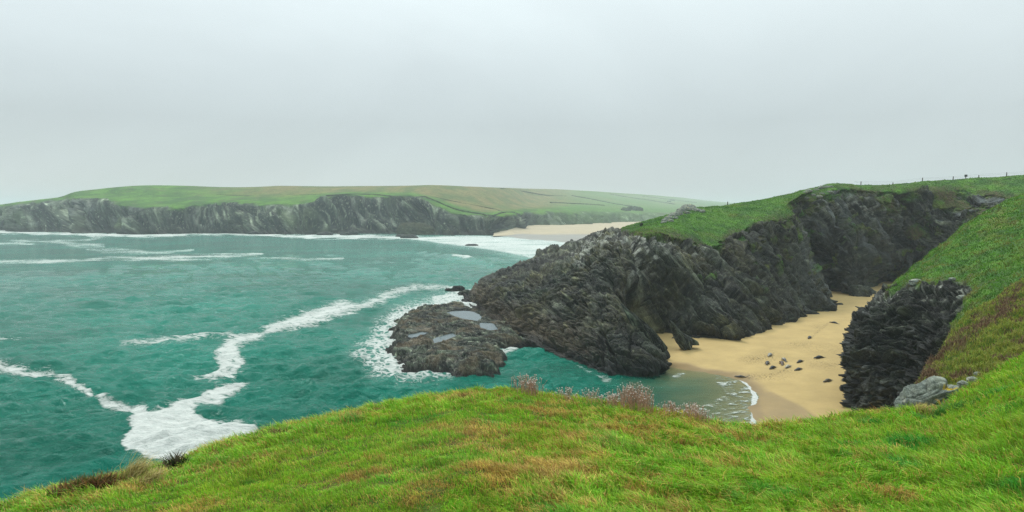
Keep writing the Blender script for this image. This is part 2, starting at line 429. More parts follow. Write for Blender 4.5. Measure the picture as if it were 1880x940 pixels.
FA = [(228, 745), (262, 742), (275, 752), (300, 745), (330, 737), (355, 733), (375, 722), (395, 710), (445, 702), (457, 706), (430, 725), (400, 741), (370, 741), (352, 748), (355, 760), (400, 776), (470, 784), (480, 800), (340, 870), (270, 835), (234, 822), (226, 810), (242, 790), (238, 770), (245, 755)]
FB = [(362, 694), (370, 688), (395, 680), (400, 668), (390, 650), (405, 632), (420, 618), (470, 608), (520, 585), (560, 572), (600, 560), (625, 552), (660, 557), (700, 540), (720, 531), (742, 530), (710, 550), (690, 560), (650, 572), (600, 590), (560, 600), (520, 605), (480, 620), (440, 635), (450, 660), (445, 680), (430, 695), (395, 700)]
foam = np.maximum(foam, dens_poly(Ub, Vb, FA, 11) * 1.12)
foam = np.maximum(foam, dens_poly(Ub, Vb, FB, 11) * .86)
LINES = [  # points (u, v, halfwidth), density
    ([(-80, 660, 5), (0, 673, 6), (50, 682, 5), (95, 687, 6), (120, 695, 5), (140, 705, 5), (165, 720, 4), (190, 738, 4), (235, 746, 4)], .75),
    ([(220, 630, 3), (300, 625, 5), (360, 619, 5), (420, 612, 4)], .52), ([(-30, 620, 2), (35, 622, 3)], .55),
    ([(700, 548, 8), (730, 536, 6), (765, 526, 4), (830, 527, 3)], .6),
    ([(-60, 483, 2), (0, 481, 3), (80, 479, 3), (150, 479, 2), (190, 475, 4), (330, 473, 4), (400, 471, 4), (480, 466, 2)], .56),
    ([(160, 458, 2), (200, 461, 4), (290, 464, 3), (355, 459, 1)], .48),
    ([(20, 442, 2), (110, 444, 3), (140, 450, 4), (190, 452, 3)], .5), ([(110, 444, 2), (160, 440, 2), (185, 436, 2)], .45), ([(-40, 447, 3), (30, 447, 3), (60, 448, 2)], .5),
    ([(-150, 422, 2.5), (0, 425, 3), (60, 426.5, 3), (150, 430, 3), (200, 431, 3), (260, 432, 3.5), (330, 429, 3.5), (400, 428, 2.5), (480, 430.5, 2.5), (560, 434, 3), (640, 434, 3.5), (700, 435, 3), (740, 436, 3), (800, 439, 2)], .78),
    ([(562, 438, 1.5), (580, 437, 1.5)], .6), ([(460, 468, 1), (480, 473, 1.5), (560, 476, 2), (630, 475, 1)], .5),
    ([(920, 655, 4), (935, 645, 5), (950, 636, 4)], .75), ([(935, 606, 5), (955, 617, 4), (975, 628, 4)], .85),
    ([(1050, 668, 2), (1080, 682, 2), (1125, 694, 2)], .40), ([(1240, 690, 3), (1252, 686, 2)], .6),
    ([(860, 455, 2), (900, 452, 3)], .3), ([(830, 471, 1), (850, 473, 2.5), (880, 477, 1)], .75),
]
brk = np.where(Y0 > 250, fbm(X0 / 22, Y0 / 12, 0 * X0, 4, 46), .1)
for pts, dn in LINES:
    d, hw = seg_dist(Ub, V + warp[1] * .4, pts)
    foam = np.maximum(foam, dn * (1.0 + 1.0 * brk) * sstep(hw * 2.6 * (1 + brk), 0, d))
surfz = dens_poly(U, V, [(750, 436), (860, 431), (930, 434), (1010, 441), (1080, 446), (1050, 468), (975, 474), (925, 463), (870, 455), (800, 446)], 3)
streak = fbm(X0 / 45, Y0 / 12, 0 * X0, 4, 44)
foam = np.maximum(foam, surfz * (.72 + .6 * streak))
milky = np.maximum(milky, .75 * dens_poly(U, V, [(700, 432), (1000, 430), (1120, 438), (1090, 490), (960, 480), (880, 462), (780, 447)], 9))
milky = np.maximum(milky, .22 * dens_poly(U, V, [(350, 430), (1000, 432), (960, 490), (880, 520), (600, 480)], 40))
REEFZ = [(880, 520), (862, 530), (815, 538), (770, 552), (730, 560), (690, 592), (650, 636), (636, 650), (655, 664), (690, 690), (730, 704), (790, 697), (830, 693), (860, 640), (900, 600), (890, 545)]
rz_ = dens_poly(Ub, Vb, REEFZ, 20)
dsh, _ = seg_dist(U, V, [(880, 545), (850, 560), (770, 570), (735, 590), (712, 650), (760, 690), (830, 694)])
foam = np.maximum(foam, rz_ * (.52 + .45 * np.exp(-dsh / 22) + .18 * fbm(X0 / 9, Y0 / 9, 0 * X0, 3, 71)))
lace = np.maximum(lace, rz_)
foam = np.maximum(foam, .8 * sstep(16, 4, seg_dist(Ub, Vb, [(868, 540), (835, 546), (800, 553)])[0]))
milky = np.maximum(milky, .3 * rz_)
# swash over the sand
Zs, Sd = sand_z(X0, Y0)
inw = sstep(9, 24, X0) * sstep(150, 130, Y0); incove = (X0 > 6) & (Y0 < 145)
edge = 1.5 * np.exp(-((Sd + .18) / .36) ** 2) * incove * (X0 > P(1268, 680, z=0)[0])
foam = np.maximum(foam, edge * 1.0)
sw = dens_poly(U, V, [(1300, 688), (1345, 692), (1384, 714), (1388, 780), (1290, 790), (1275, 750), (1330, 722)], 6)
foam = np.maximum(foam, sw * (.40 + .4 * fbm(X0 / 2.5, Y0 / 1.2, 0 * X0, 3, 81)) * (Sd < 0)); lace = np.maximum(lace, sw * .2) * (1 - np.clip(edge * 1.5, 0, 1))
depth = np.maximum(0, -Zs)
opac = 1 - inw * np.exp(-depth * 1.15); opac = np.where(Sd > 0, 0.0, opac)
opac = np.where(incove, opac, 1.0)
milky = np.where(incove, np.maximum(milky, 0), milky)
# waves as real relief
Zw = np.zeros_like(X0); wr = np.random.default_rng(5)
cell = np.maximum(rr * (aa[1] - aa[0]), np.abs(np.gradient(rr)))[:, None]
mod = .75 + .5 * fbm(X0 / 40, Y0 / 40, 0 * X0, 2, 91)
for L in np.geomspace(1.3, 16, 46):
    th = R(-15) + wr.normal(0, .62); k = 2 * math.pi / L; am = .036 * L ** .5
    ph = wr.uniform(0, 6.28)
    vis = np.clip((L / cell - 2.2) / 2.0, 0, 1)
    s_ = np.sin(k * (X0 * math.sin(th) + Y0 * math.cos(th)) + ph + .8 * wxu)
    Zw += am * vis * (s_ + .25 * (s_ * s_ - .5))
calm = 1 - inw * (1 - np.clip(depth * .5, 0, .5))
Zw *= mod * calm
d_, _ = seg_dist(U, V, [(690, 457), (760, 462), (820, 470), (860, 474), (905, 487)])
swell = np.exp(-(d_ / 2.6) ** 2) * sstep(680, 800, U); Zw += swell * 1.3
Zw += .8 * np.maximum(0, streak) * surfz
Zw = np.where(incove, np.minimum(Zw, .05), Zw)
sea = mesh_np('sea', np.stack([X0, Y0, Zw], -1).reshape(-1, 3), grid_faces(nr, nc)[:, ::-1], M_sea,
              attrs={'foam': foam.ravel(), 'opac': opac.ravel(), 'milky': milky.ravel(), 'lace': lace.ravel(),
                     'rough': ((1 - .5 * inw) * .85).ravel()})
tag(sea, 'green sea water with drifting white foam', kind='structure')

# ------------------------------------------------------------------ land colours
ROCK_D, ROCK_M, ROCK_L, LICHEN = (.006, .0078, .0065), (.030, .037, .024), (.15, .17, .12), (.33, .345, .29)
GREEN, GREEN_D, OLIVE, BROWN = (.075, .19, .012), (.035, .115, .010), (.14, .15, .022), (.075, .048, .022)
def rock_colour(A, p, q, r, i1, i2, sc, light=1.0):
    X, Y, Z = A[..., 0], A[..., 1], A[..., 2]
    c = mixc(ROCK_D, ROCK_M, sstep(-.3, .45, fbm(p / (2 * sc), q / (16 * sc), r / (9 * sc), 4, 101)))
    c = mixc(c, ROCK_L, .8 * sstep(.1, .6, fbm(p / (.7 * sc), q / (8 * sc), r / (4 * sc), 4, 111)) )
    c = c * (.5 + 1.0 * i2[..., None]) * (.65 + .7 * i1[..., None]) * np.clip(1 + 1.1 * fbm(p / (.8 * sc), q / (14 * sc), r / (9 * sc), 3, 118), .35, 1.9)[..., None]
    c = c * np.clip(1 + 1.2 * fbm(p / (5 * sc), q / (30 * sc), r / (18 * sc), 3, 119), .45, 1.8)[..., None]
    c = mixc(c, ROCK_L, .7 * sstep(.25, .5, fbm(X / (.35 * sc), Y / (.35 * sc), Z / (.25 * sc), 3, 115)))
    return c * light
def turf_colour(A, s=1.0):
    X, Y, Z = A[..., 0] / s, A[..., 1] / s, A[..., 2] / s
    c = mixc(GREEN, GREEN_D, sstep(-.3, .4, fbm(X / 5, Y / 5, Z / 3, 4, 121)))
    c = mixc(c, OLIVE, sstep(.0, .6, fbm(X / 9, Y / 9, Z / 5, 4, 131)) * .8)
    return c

# ------------------------------------------------------------------ far headland and valley
def far_cols():
    #  u, base(v,d), cliff(v,dd), mid(v,dd), ridge(v,dd)
    T = [(-500, 420, 960, 398, 30, 396, 60, 394, 120), (-250, 422, 920, 390, 30, 388, 60, 386, 120), (-60, 424, 880, 381, 35, 379, 60, 378, 130),
         (0, 424.5, 860, 380, 35, 378, 60, 376.5, 130), (50, 428, 800, 376, 40, 373, 80, 370, 130), (110, 428, 790, 372, 55, 367, 100, 363, 150),
         (150, 430, 745, 366, 60, 360, 110, 352, 170), (200, 430, 740, 370, 50, 358, 120, 346, 200), (255, 431, 720, 381, 40, 362, 120, 341, 220),
         (310, 430, 725, 382, 35, 365, 120, 340.5, 240), (360, 429, 735, 376, 45, 362, 120, 342, 250), (410, 428, 745, 372, 50, 360, 130, 343.5, 260), (460, 430, 730, 375, 40, 362, 130, 343.5, 270),
         (520, 431, 715, 378, 40, 362, 130, 341.5, 280), (560, 431, 712, 373, 45, 360, 140, 342, 290), (600, 430, 725, 363, 60, 356, 140, 342.5, 300), (650, 428, 740, 358, 70, 353, 150, 342, 300),
         (700, 428, 742, 361, 65, 354, 150, 341.8, 300), (750, 431, 718, 361, 60, 354, 160, 341, 310), (790, 434, 690, 372, 45, 360, 180, 340, 330), (850, 434, 688, 397, 25, 375, 180, 342, 420),
         (900, 433, 690, 401, 22, 380, 220, 344, 560), (930, 428, 740, 397, 22, 378, 260, 345, 700), (970, 419, 900, 393, 30, 375, 320, 346.5, 900), (1030, 416, 980, 391, 40, 372, 400, 348, 1100),
         (1100, 413.5, 1080, 391, 60, 373, 480, 352, 1250), (1170, 411, 1200, 391, 80, 375, 560, 356.5, 1450), (1240, 409, 1300, 392, 100, 379, 600, 362, 1600), (1340, 406, 1450, 394, 120, 384, 650, 372, 1750),
         (1480, 404, 1600, 396, 130, 389, 700, 379, 1800), (1700, 402, 1750, 398, 130, 392, 700, 384, 1850)]
    rows = [[], [], [], [], [], [], []]
    for u, vb, d, vc, d1, vm, d2, vr, d3 in T:
        k3 = np.interp(u, (950, 1150), (1.0, 1.75)); d3 *= k3; d2 *= 1 + (k3 - 1) * .6
        b = P(u, vb, d); rows[0].append(b + (0, 6, -b[2] - 4)); b2 = b.copy(); rows[1].append(b2)
        rows[2].append(P(u, vc, d + d1)); rows[3].append(P(u, vm, d + d2)); t = P(u, vr, d + d3); rows[4].append(t)
        rows[5].append(t + (0, 150, -14)); rows[6].append(t + (0, 600, -60))
    return np.array(rows)
G = far_cols()
A = loft(G, [6, 90, 50, 60, 12, 6], [40] * (G.shape[1] - 1))
A[..., 0] += 0
Nn = normals(A); Nn *= np.sign(-Nn[..., 1:2] + .3 * Nn[..., 2:3])
rowf = np.concatenate([np.zeros(6), np.linspace(0, 1, 90, endpoint=False), np.linspace(1, 2, 50, endpoint=False), np.linspace(2, 3, 60, endpoint=False), np.linspace(3, 4, 12, endpoint=False), np.linspace(4, 5, 7)])[:, None] + 0 * A[..., 0]
d, p, q, r, i1, i2 = rock_disp(A, (.80, .1, .58), 6.0)
_Uf, _Vf = proj(A[..., 0], A[..., 1], A[..., 2])
cl = sstep(1.12, .96, rowf + .42 * fbm(A[..., 0] / 40, A[..., 1] / 40, A[..., 2] / 14, 5, 141, .6) + np.where(_Uf < 200, -.45 * sstep(230, 120, _Uf) , 0))
cl = np.clip(np.where(_Uf > 900, cl * (1 - .55 * sstep(930, 1100, _Uf)), cl), 0, 1)
amp = cl * .9 * sstep(0, .1, rowf + .02)
big = fbm(A[..., 0] / 70, A[..., 1] / 110, A[..., 2] / 90, 3, 151) * 22 + np.minimum(0, noise(A @ strata_frame((.8, .1, .58))[0] / 26, A[..., 1] / 200, 0 * rowf, 152) + .15) * 42
A = A + Nn * (d * amp * 1.0 * (.25 + .75 * sstep(1.0, .72, rowf)) + big * cl * sstep(0, .25, rowf) * sstep(1.0, .6, rowf))[..., None]
A[..., 2] += (1 - cl) * (fbm(A[..., 0] / 60, A[..., 1] / 60, 0 * rowf, 3, 161) * 1.2) * sstep(1, 1.3, rowf) * sstep(3.2, 2.6, rowf)
col = rock_colour(A, p, q, r, i1, i2, 6.0, 2.1)
col = mixc(col, (.21, .23, .18), .6 * sstep(.1, .45, fbm(p / 9, q / 60, r / 40, 4, 173)))
gr = sstep(.1, .5, fbm(p / 20, q / 60, r / 40, 4, 171)) * .55
col = mixc(col, (.06, .085, .03), gr)
col = col * np.clip(1 + .9 * fbm(p / 35, q / 90, r / 60, 4, 174), .5, 1.7)[..., None]
lg = sstep(.0, .5, fbm(A[..., 0] / 40, A[..., 1] / 40, A[..., 2] / 15, 4, 172)) * sstep(420, 120, _Uf) * .6
col = mixc(col, (.16, .18, .16), lg)
f = mixc((.085, .19, .022), (.04, .10, .018), sstep(-.35, .35, fbm(A[..., 0] / 30, A[..., 1] / 90, A[..., 2] / 6, 5, 181, .6)))
f = mixc(f, (.10, .095, .05), .6 * sstep(.1, .5, fbm(A[..., 0] / 14, A[..., 1] / 40, A[..., 2] / 3, 4, 182)))
heath = mixc((.18, .15, .06), (.095, .12, .04), sstep(-.3, .4, fbm(A[..., 0] / 25, A[..., 1] / 60, 0 * rowf, 4, 191)))
hmask = sstep(1.9, 2.3, rowf + .25 * fbm(A[..., 0] / 80, A[..., 1] / 80, 0 * rowf, 3, 201) + .55 * sstep(760, 900, _Uf) - .6 * sstep(1000, 1150, _Uf)) * sstep(300, 520, _Uf)
f = mixc(f, heath, hmask * .9)
# patchwork of fields in the valley
fi = worley(A[..., 0] / 130, A[..., 1] / 230, 0 * rowf, 211)[2]
f = np.where((_Uf > 1000)[..., None], mixc(f, mixc((.07, .16, .03), (.13, .17, .06), fi), sstep(1000, 1080, _Uf) * .8), f)
col = mixc(f, col, cl)
wl = sstep(9, 2, A[..., 2] + 3 * noise(A[..., 0] / 8, A[..., 1] / 8, 0 * rowf, 7)) * (_Uf < 920)
col = mixc(col, (.03, .027, .02), wl * .7)
far = mesh_np('far_headland', A.reshape(-1, 3), grid_faces(*A.shape[:2]), M_far, cols=col.reshape(-1, 3))
tag(far, 'misty far headland of green fields above dark slanted cliffs', kind='structure')
FAR = A; FU, FV = proj(A[..., 0], A[..., 1], A[..., 2])
def far_at(u, v):
    m = (rowf > .02) & (rowf < 3.05)
    dd = np.where(m, (FU - u) ** 2 + 6 * (FV - v) ** 2, 1e9)
    near = dd < dd.min() + 3
    Yv = np.where(near, FAR[..., 1], 1e9); k = np.unravel_index(np.argmin(Yv + dd * 2), Yv.shape)
    return FAR[k].copy()

# far beach
cols_ = []
for u, vf, vs, vm, vb, zb in ((905, 437, 434.5, 433.5, 432.5, .3), (932, 440, 434.5, 431.5, 428.5, 2.), (960, 444, 438.5, 428, 420, 3.), (1000, 447, 441, 428, 417, 3.), (1040, 450, 445, 428, 415, 3.), (1100, 456, 450, 427, 413, 3.), (1170, 462, 456, 425, 410.5, 3.), (1250, 462, 456, 424, 409, 3.)):
    cols_.append([P(u, vf, z=-1.0), P(u, vs, z=.06), P(u, vm, z=1.0), P(u, vb, z=zb), P(u, vb, z=zb) + (0, 60, 2)])
G = np.array(cols_).swapaxes(0, 1)
A = loft(G, [10, 40, 40, 5], [24] * 7)
A[..., 2] += .25 * fbm(A[..., 0] / 20, A[..., 1] / 40, 0 * A[..., 0], 3, 221)
rf = np.linspace(0, 1, A.shape[0])[:, None] + 0 * A[..., 0]
wf = sstep(.52, .4, rf + .06 * fbm(A[..., 0] / 40, A[..., 1] / 60, 0 * rf, 3, 222)) * .95
fb_ = mesh_np('far_beach', A.reshape(-1, 3), grid_faces(*A.shape[:2]), M_fsand, attrs={'wet': wf.ravel(), 'churn': (0 * wf + .2).ravel()})
tag(fb_, 'pale sandy beach across the bay', kind='structure')

# ------------------------------------------------------------------ rocky headland in the middle
z_ = lambda u, v, z: P(u, v, z=z)
COLS = [  # base, mid, cliff edge, top
    (z_(845, 551, 0), z_(850, 548, .3), z_(855, 544, .6), z_(858, 540, .8)),
    (z_(868, 566, 0), P(868, 556, 184), P(870, 545, 190), z_(874, 523, 3.6)),
    (z_(905, 605, 0), P(905, 572, 159), P(905, 532, 178), z_(908, 502, 7.2)),
    (z_(970, 630, 0), P(965, 577, 142), P(965, 512, 166), z_(975, 474, 12)),
    (z_(1045, 661, 0), P(1035, 592, 127), P(1035, 490, 152), z_(1040, 446, 16)),
    (z_(1115, 687, 0), P(1098, 602, 116), P(1080, 470, 146), z_(1110, 424, 20)),
    (z_(1165, 690, 0), P(1130, 592, 114), P(1112, 456, 143), z_(1140, 418, 21)),
    (z_(1212, 684, 0), P(1160, 585, 114.5), P(1140, 450, 141), P(1178, 411, 178)),
    (P(1222, 630, 128), P(1205, 560, 132), P(1180, 446, 143), P(1205, 403, 180)),
    (P(1283, 620, 130), P(1262, 540, 136), P(1225, 442, 146), P(1238, 391, 182)),
    (P(1345, 622, 129), P(1330, 540, 137), P(1295, 452, 152), P(1290, 382, 185)),
    (P(1425, 603, 139), P(1395, 520, 146), P(1350, 425, 163), P(1350, 376, 192)),
    (P(1472, 585, 150), P(1445, 500, 157), P(1410, 399, 171), P(1410, 366, 198)),
    (P(1546, 567, 164), P(1500, 480, 167), P(1442, 384, 178), P(1465, 353, 205)),
    (P(1514, 538, 198), P(1492, 440, 197), P(1465, 367, 201), P(1500, 345, 214)),
    (P(1560, 549, 187), P(1545, 460, 196), P(1530, 354, 207), P(1545, 338, 218)),
    (P(1605, 550, 186), P(1600, 460, 198), P(1600, 355, 210), P(1605, 341, 222)),
    (P(1640, 520, 224), P(1655, 460, 214), P(1680, 354, 214), P(1690, 336, 226)),
    (P(1720, 520, 208), P(1740, 440, 205), P(1770, 352, 212), P(1770, 330, 222)),
    (P(1850, 520, 180), P(1855, 420, 191), P(1870, 350, 204), P(1880, 323, 215)),
    (P(2060, 520, 150), P(2060, 400, 165), P(2060, 335, 190), P(2070, 305, 205)),
    (P(2400, 520, 120), P(2400, 400, 140), P(2400, 330, 170), P(2400, 295, 190))]
rows = [[], [], [], [], [], [], [], [], []]
for b, m_, e, t in COLS:
    rows[0].append(b + (0, 1.5, -3.5)); rows[1].append(b); rows[2].append((b + m_) / 2 + (0, -.6, .4)); rows[3].append(m_)
    rows[4].append((m_ + e) / 2 + (0, 0, .8)); rows[5].append(e); rows[6].append(t)
    k = np.clip(t[2] / 12, .15, 1); rows[7].append(t + (0, 22 * k, -4.5 * k)); rows[8].append(t + np.array((0, 60 * k, -t[2] - 4)))
G = np.array(rows)
A = loft(G, [14, 110, 90, 90, 90, 90, 20, 20], [34, 44, 60, 68, 66, 60, 56, 40, 56, 66, 78, 56, 72, 50, 56, 50, 50, 60, 60, 30, 10])
Nn = smooth_grid(normals(A), 6); Nn /= np.linalg.norm(Nn, axis=-1, keepdims=True); Nn *= np.where(Nn[..., 1:2] * -1 + Nn[..., 2:3] * .8 > 0, 1, -1)
u0, v0 = proj(A[..., 0], A[..., 1], A[..., 2])
rowi = np.arange(A.shape[0])[:, None] + 0 * u0
nB = 14; nT = 14 + 110 + 90 * 4
GP = [(1140, 422), (1165, 428), (1205, 429), (1250, 440), (1300, 455), (1330, 452), (1345, 434), (1385, 412), (1425, 410), (1448, 408), (1456, 395), (1452, 376), (1490, 371), (1535, 353), (1620, 356), (1700, 352), (1770, 352), (1850, 368), (1900, 372), (1920, 250), (1100, 250)]
X, Y, Z = A[..., 0], A[..., 1], A[..., 2]
wob = fbm(X / 7, Y / 7, Z / 7, 4, 231) * 9 + fbm(X / 1.6, Y / 1.6, Z / 1.6, 3, 232) * 6
gpx = sdpoly(u0, v0, GP) + wob
grass = sstep(-2, 3, gpx)
grass = np.where(rowi > nT, sstep(7, 11, Z) * sstep(1120, 1170, u0), grass)
patch = sstep(.05, .35, fbm(X / 8, Y / 8, Z / 6, 4, 241) + .08 * sstep(1700, 1880, u0) + .22 * sstep(400, 365, v0) - .02 - .4 * sstep(430, 480, v0)) * sstep(1520, 1640, u0)
patch2 = sstep(.2, .42, fbm(X / 4, Y / 4, Z / 4, 4, 242) + .25 * np.exp(-((u0 - 1455) / 45) ** 2 - ((v0 - 415) / 60) ** 2)) * sstep(600, 470, v0) * sstep(1230, 1330, u0) * .8
grass = np.maximum(grass, np.maximum(patch, patch2))
d, p, q, r, i1, i2 = rock_disp(A, (.86, .22, .46), 1.75)
d2, p2, q2, r2, _, i22 = rock_disp(A, (.45, .45, .77), 1.25)
lw = sstep(1230, 1080, u0)                                     # blockier and rounder to the left
d = d * (1 - .65 * lw) + d2 * lw * .5
fade = sstep(nB - 6, nB + 14, rowi)
amp = (1 - .93 * grass) * (.35 + .65 * fade) * np.where(rowi > nT + 20, .5, 1)
amp *= 1 - .45 * sstep(nT - 100, nT, rowi) * sstep(1000, 860, u0)
# deep clefts and the cave beside the nose
cl_ = np.zeros_like(u0)
for pts, wd, dp in (([(1110, 505), (1160, 560), (1205, 600), (1228, 640)], 5, 1.6), ([(1178, 548), (1222, 592), (1266, 634)], 24, 10), ([(1420, 430), (1470, 500), (1500, 560)], 9, 2.2), ([(1295, 500), (1340, 560), (1390, 615)], 6, 1.2),
                    ([(1470, 400), (1500, 470), (1540, 545)], 12, 3.0), ([(1590, 450), (1610, 500), (1640, 540)], 18, 5.5), ([(1655, 440), (1680, 480), (1690, 520)], 12, 4), ([(1100, 560), (1102, 620), (1110, 680)], 2.5, 1.2), ([(1545, 390), (1560, 440), (1585, 520)], 7, 2), ([(1190, 560), (1240, 640)], 6, 3)):
    dd, _ = seg_dist(u0 + fbm(X / 4, Y / 4, Z / 4, 3, 252) * 14, v0, pts); cl_ += dp * np.exp(-(dd / wd) ** 2)
A = A + Nn * (d * amp - cl_ * (1 - grass) * fade)[..., None]
tuft = np.abs(fbm(X / 1.3, Y / 1.3, Z / 1.3, 3, 251))
A[..., 2] += grass * (tuft * .35 + fbm(X / 9, Y / 9, 0 * X, 3, 253) * .7) * sstep(nB, nB + 30, rowi)
A[..., 1] += .8 * sstep(.2, .7, grass) * sstep(1, .6, grass)    # turf lip hangs over the rock
col = rock_colour(A, p, q, r, i1, i2, 1.5, .85)
col = mixc(col, np.array((1.25, 1.1, .72)) * col + np.array((.012, .009, .0)), .9 * sstep(-.25, .4, fbm(X / 10, Y / 10, Z / 7, 4, 261)) * sstep(1500, 1400, u0))
lich = sstep(-.05, .35, fbm(X / 1.5, Y / 1.5, Z / 1.0, 4, 271)) * np.clip(sstep(32, 0, seg_dist(u0, v0, [(1060, 470), (1110, 440), (1160, 440), (1200, 470), (1180, 490)])[0]) + .5 * sstep(26, 0, seg_dist(u0, v0, [(1220, 440), (1290, 458)])[0]) + .55 * sstep(34, 0, seg_dist(u0, v0, [(1500, 372), (1560, 368), (1640, 380), (1700, 400)])[0]) + .12, 0, 1)
col = mixc(col, LICHEN, lich * .85)
vein = sstep(.10, .03, np.abs(noise(p / 1.1, q / 12, r / 6, 281))) * sstep(.15, .5, fbm(X / 9, Y / 9, Z / 9, 3, 282))
col = mixc(col, (.16, .165, .15), vein * .5)
grey = sstep(.05, .5, fbm(p / 4, q / 30, r / 14, 3, 283)) * sstep(1470, 1520, u0)
col = mixc(col, (.13, .15, .15), grey * .75)
tide = sstep(6.5, 2.2, Z + 1.2 * fbm(X / 5, Y / 5, 0 * X, 3, 291)) * sstep(1150, 1020, u0)
col = mixc(col, (.085, .058, .030), tide * .6)
wetr = sstep(2.6, .6, Z + .5 * fbm(X / 2, Y / 2, 0 * X, 3, 292)); col = mixc(col, (.016, .018, .019), wetr * .75)
tc_ = turf_colour(A)
rim = sstep(20, 3, gpx) * sstep(.35, -.1, fbm(X / 8, Y / 8, Z / 5, 3, 301)) * (rowi < nT)
tc_ = mixc(tc_, BROWN, np.clip(rim * .75 + .45 * patch * sstep(.0, .5, fbm(X / 4, Y / 4, Z / 4, 3, 302)), 0, .9))
col = mixc(col, tc_, np.clip(grass, 0, 1))
mid = mesh_np('rocky_headland', A.reshape(-1, 3), grid_faces(*A.shape[:2]), M_rock, cols=col.reshape(-1, 3))
tag(mid, 'dark slate headland with a green turf top beyond the cove', kind='structure')
MROW = rowi; MID = A; MU, MV = proj(A[..., 0], A[..., 1], A[..., 2]); MGR = grass
def mid_at(u, v, lo=nB + 100, hi=nT + 2):
    m = (MROW > lo) & (MROW < hi)
    dd = np.where(m, (MU - u) ** 2 + (MV - v) ** 2, 1e9); near = dd < dd.min() + 4
    k = np.unravel_index(np.argmin(np.where(near, MID[..., 1], 1e9)), dd.shape); return MID[k].copy()

# ------------------------------------------------------------------ near headland on the right (turf slope over black rock)
NC = [  # bottom, lower, middle, rock edge, top
    (z_(1585, 700, 1.), P(1600, 640, 103), P(1600, 600, 104), P(1612, 560, 105), P(1655, 512, 112)),
    (z_(1563, 748, 1.), P(1557, 695, 86.5), P(1559, 640, 88), P(1573, 590, 90), P(1632, 533, 97)),
    (P(1600, 760, 79), P(1592, 700, 80.5), P(1590, 640, 82.5), P(1603, 572, 86), P(1668, 502, 99)),
    (P(1640, 765, 74), P(1635, 705, 76), P(1635, 640, 79), P(1640, 548, 85), P(1702, 474, 101)),
    (P(1690, 770, 68), P(1685, 710, 70), P(1685, 640, 73), P(1690, 535, 81), P(1745, 438, 103)),
    (P(1740, 775, 62), P(1735, 710, 64), P(1735, 630, 68), P(1750, 530, 77), P(1795, 399, 105)),
    (P(1800, 780, 55), P(1795, 710, 57), P(1790, 620, 62), P(1800, 520, 73), P(1838, 377, 106)),
    (P(1860, 780, 48), P(1860, 700, 51), P(1860, 610, 57), P(1860, 510, 69), P(1884, 357, 107)),
    (P(1980, 780, 40), P(1980, 700, 44), P(1980, 600, 51), P(1980, 480, 66), P(1990, 318, 108)),
    (P(2250, 780, 34), P(2250, 690, 38), P(2250, 580, 46), P(2250, 430, 62), P(2250, 262, 108)),
    (P(3000, 780, 26), P(3000, 690, 30), P(3000, 560, 38), P(3000, 400, 54), P(3000, 250, 100))]
rows = [[] for _ in range(9)]
for b, l, m_, e, t in NC:
    rows[0].append(b + (0, 1, -5)); rows[1].append(b); rows[2].append(l); rows[3].append(m_); rows[4].append(e); rows[5].append((e + t) / 2 + (0, -.5, .6)); rows[6].append(t)
    rows[7].append(t + (3, 6, -2.5)); rows[8].append(t + np.array((8, 22, -t[2] - 2)))
G = np.array(rows)
A = loft(G, [8, 70, 80, 90, 110, 110, 20, 20], [46, 60, 70, 80, 80, 80, 70, 60, 40, 40])
Nn = smooth_grid(normals(A), 6); Nn /= np.linalg.norm(Nn, axis=-1, keepdims=True); Nn *= np.where(Nn[..., 1:2] * -1 + Nn[..., 2:3] * .8 - .3 * Nn[..., 0:1] > 0, 1, -1)
u0, v0 = proj(A[..., 0], A[..., 1], A[..., 2]); X, Y, Z = A[..., 0], A[..., 1], A[..., 2]
rowi = np.arange(A.shape[0])[:, None] + 0 * u0; nT2 = 8 + 70 + 80 + 90 + 220
RP = [(1500, 900), (1500, 600), (1575, 552), (1600, 543), (1640, 532), (1665, 522), (1700, 532), (1760, 520), (1780, 530), (1768, 560), (1752, 580), (1742, 625), (1722, 655), (1695, 690), (1690, 900)]
wob = fbm(X / 3, Y / 3, Z / 3, 4, 311) * 14
rockm = sstep(-4, 4, sdpoly(u0, v0, RP) + wob)
rockm = np.where(rowi > nT2 + 18, 1, rockm)
grass = 1 - rockm
d, p, q, r, i1, i2 = rock_disp(A, (.35, .3, .88), .62)
A = A + Nn * (d * rockm * sstep(0, 14, rowi) * 1.1)[..., None]
tuft = np.abs(fbm(X / .8, Y / .8, Z / .8, 3, 321)); mound = fbm(X / 5, Y / 5, 0 * X, 3, 322)
terr = np.abs(noise(X / 9, Y / 9, (Z + .8 * mound) / 1.1, 323))
A[..., 2] += grass * (tuft * .45 + mound * .9 + terr * 1.0) * np.where(rowi > nT2 - 2, .4, 1)
col = rock_colour(A, p, q, r, i1, i2, .62, .48)
col = mixc(col, LICHEN, .8 * sstep(.1, .45, fbm(X / .9, Y / .9, Z / .6, 4, 331)) * sstep(30, 4, seg_dist(u0, v0, [(1600, 550), (1660, 525), (1700, 545), (1765, 535)])[0]))
col = mixc(col, (.17, .18, .17), .55 * sstep(.12, .04, np.abs(noise(p / .5, q / 5, r / 2, 332))) * sstep(.1, .4, fbm(X / 5, Y / 5, Z / 5, 3, 333)))
tcn = turf_colour(A, .7)
tcn = mixc(tcn, (.085, .075, .028), sstep(.0, .5, fbm(X / 3.5, Y / 3.5, Z / 2, 4, 341)) * (.25 + .65 * sstep(90, 20, seg_dist(u0, v0, [(1640, 520), (1700, 510), (1780, 520), (1750, 640)])[0])))
col = mixc(col, tcn, grass)
nearh = mesh_np('near_headland', A.reshape(-1, 3), grid_faces(*A.shape[:2]), M_near, cols=col.reshape(-1, 3))
tag(nearh, 'steep green turf slope over black jagged rock on the right', kind='structure')
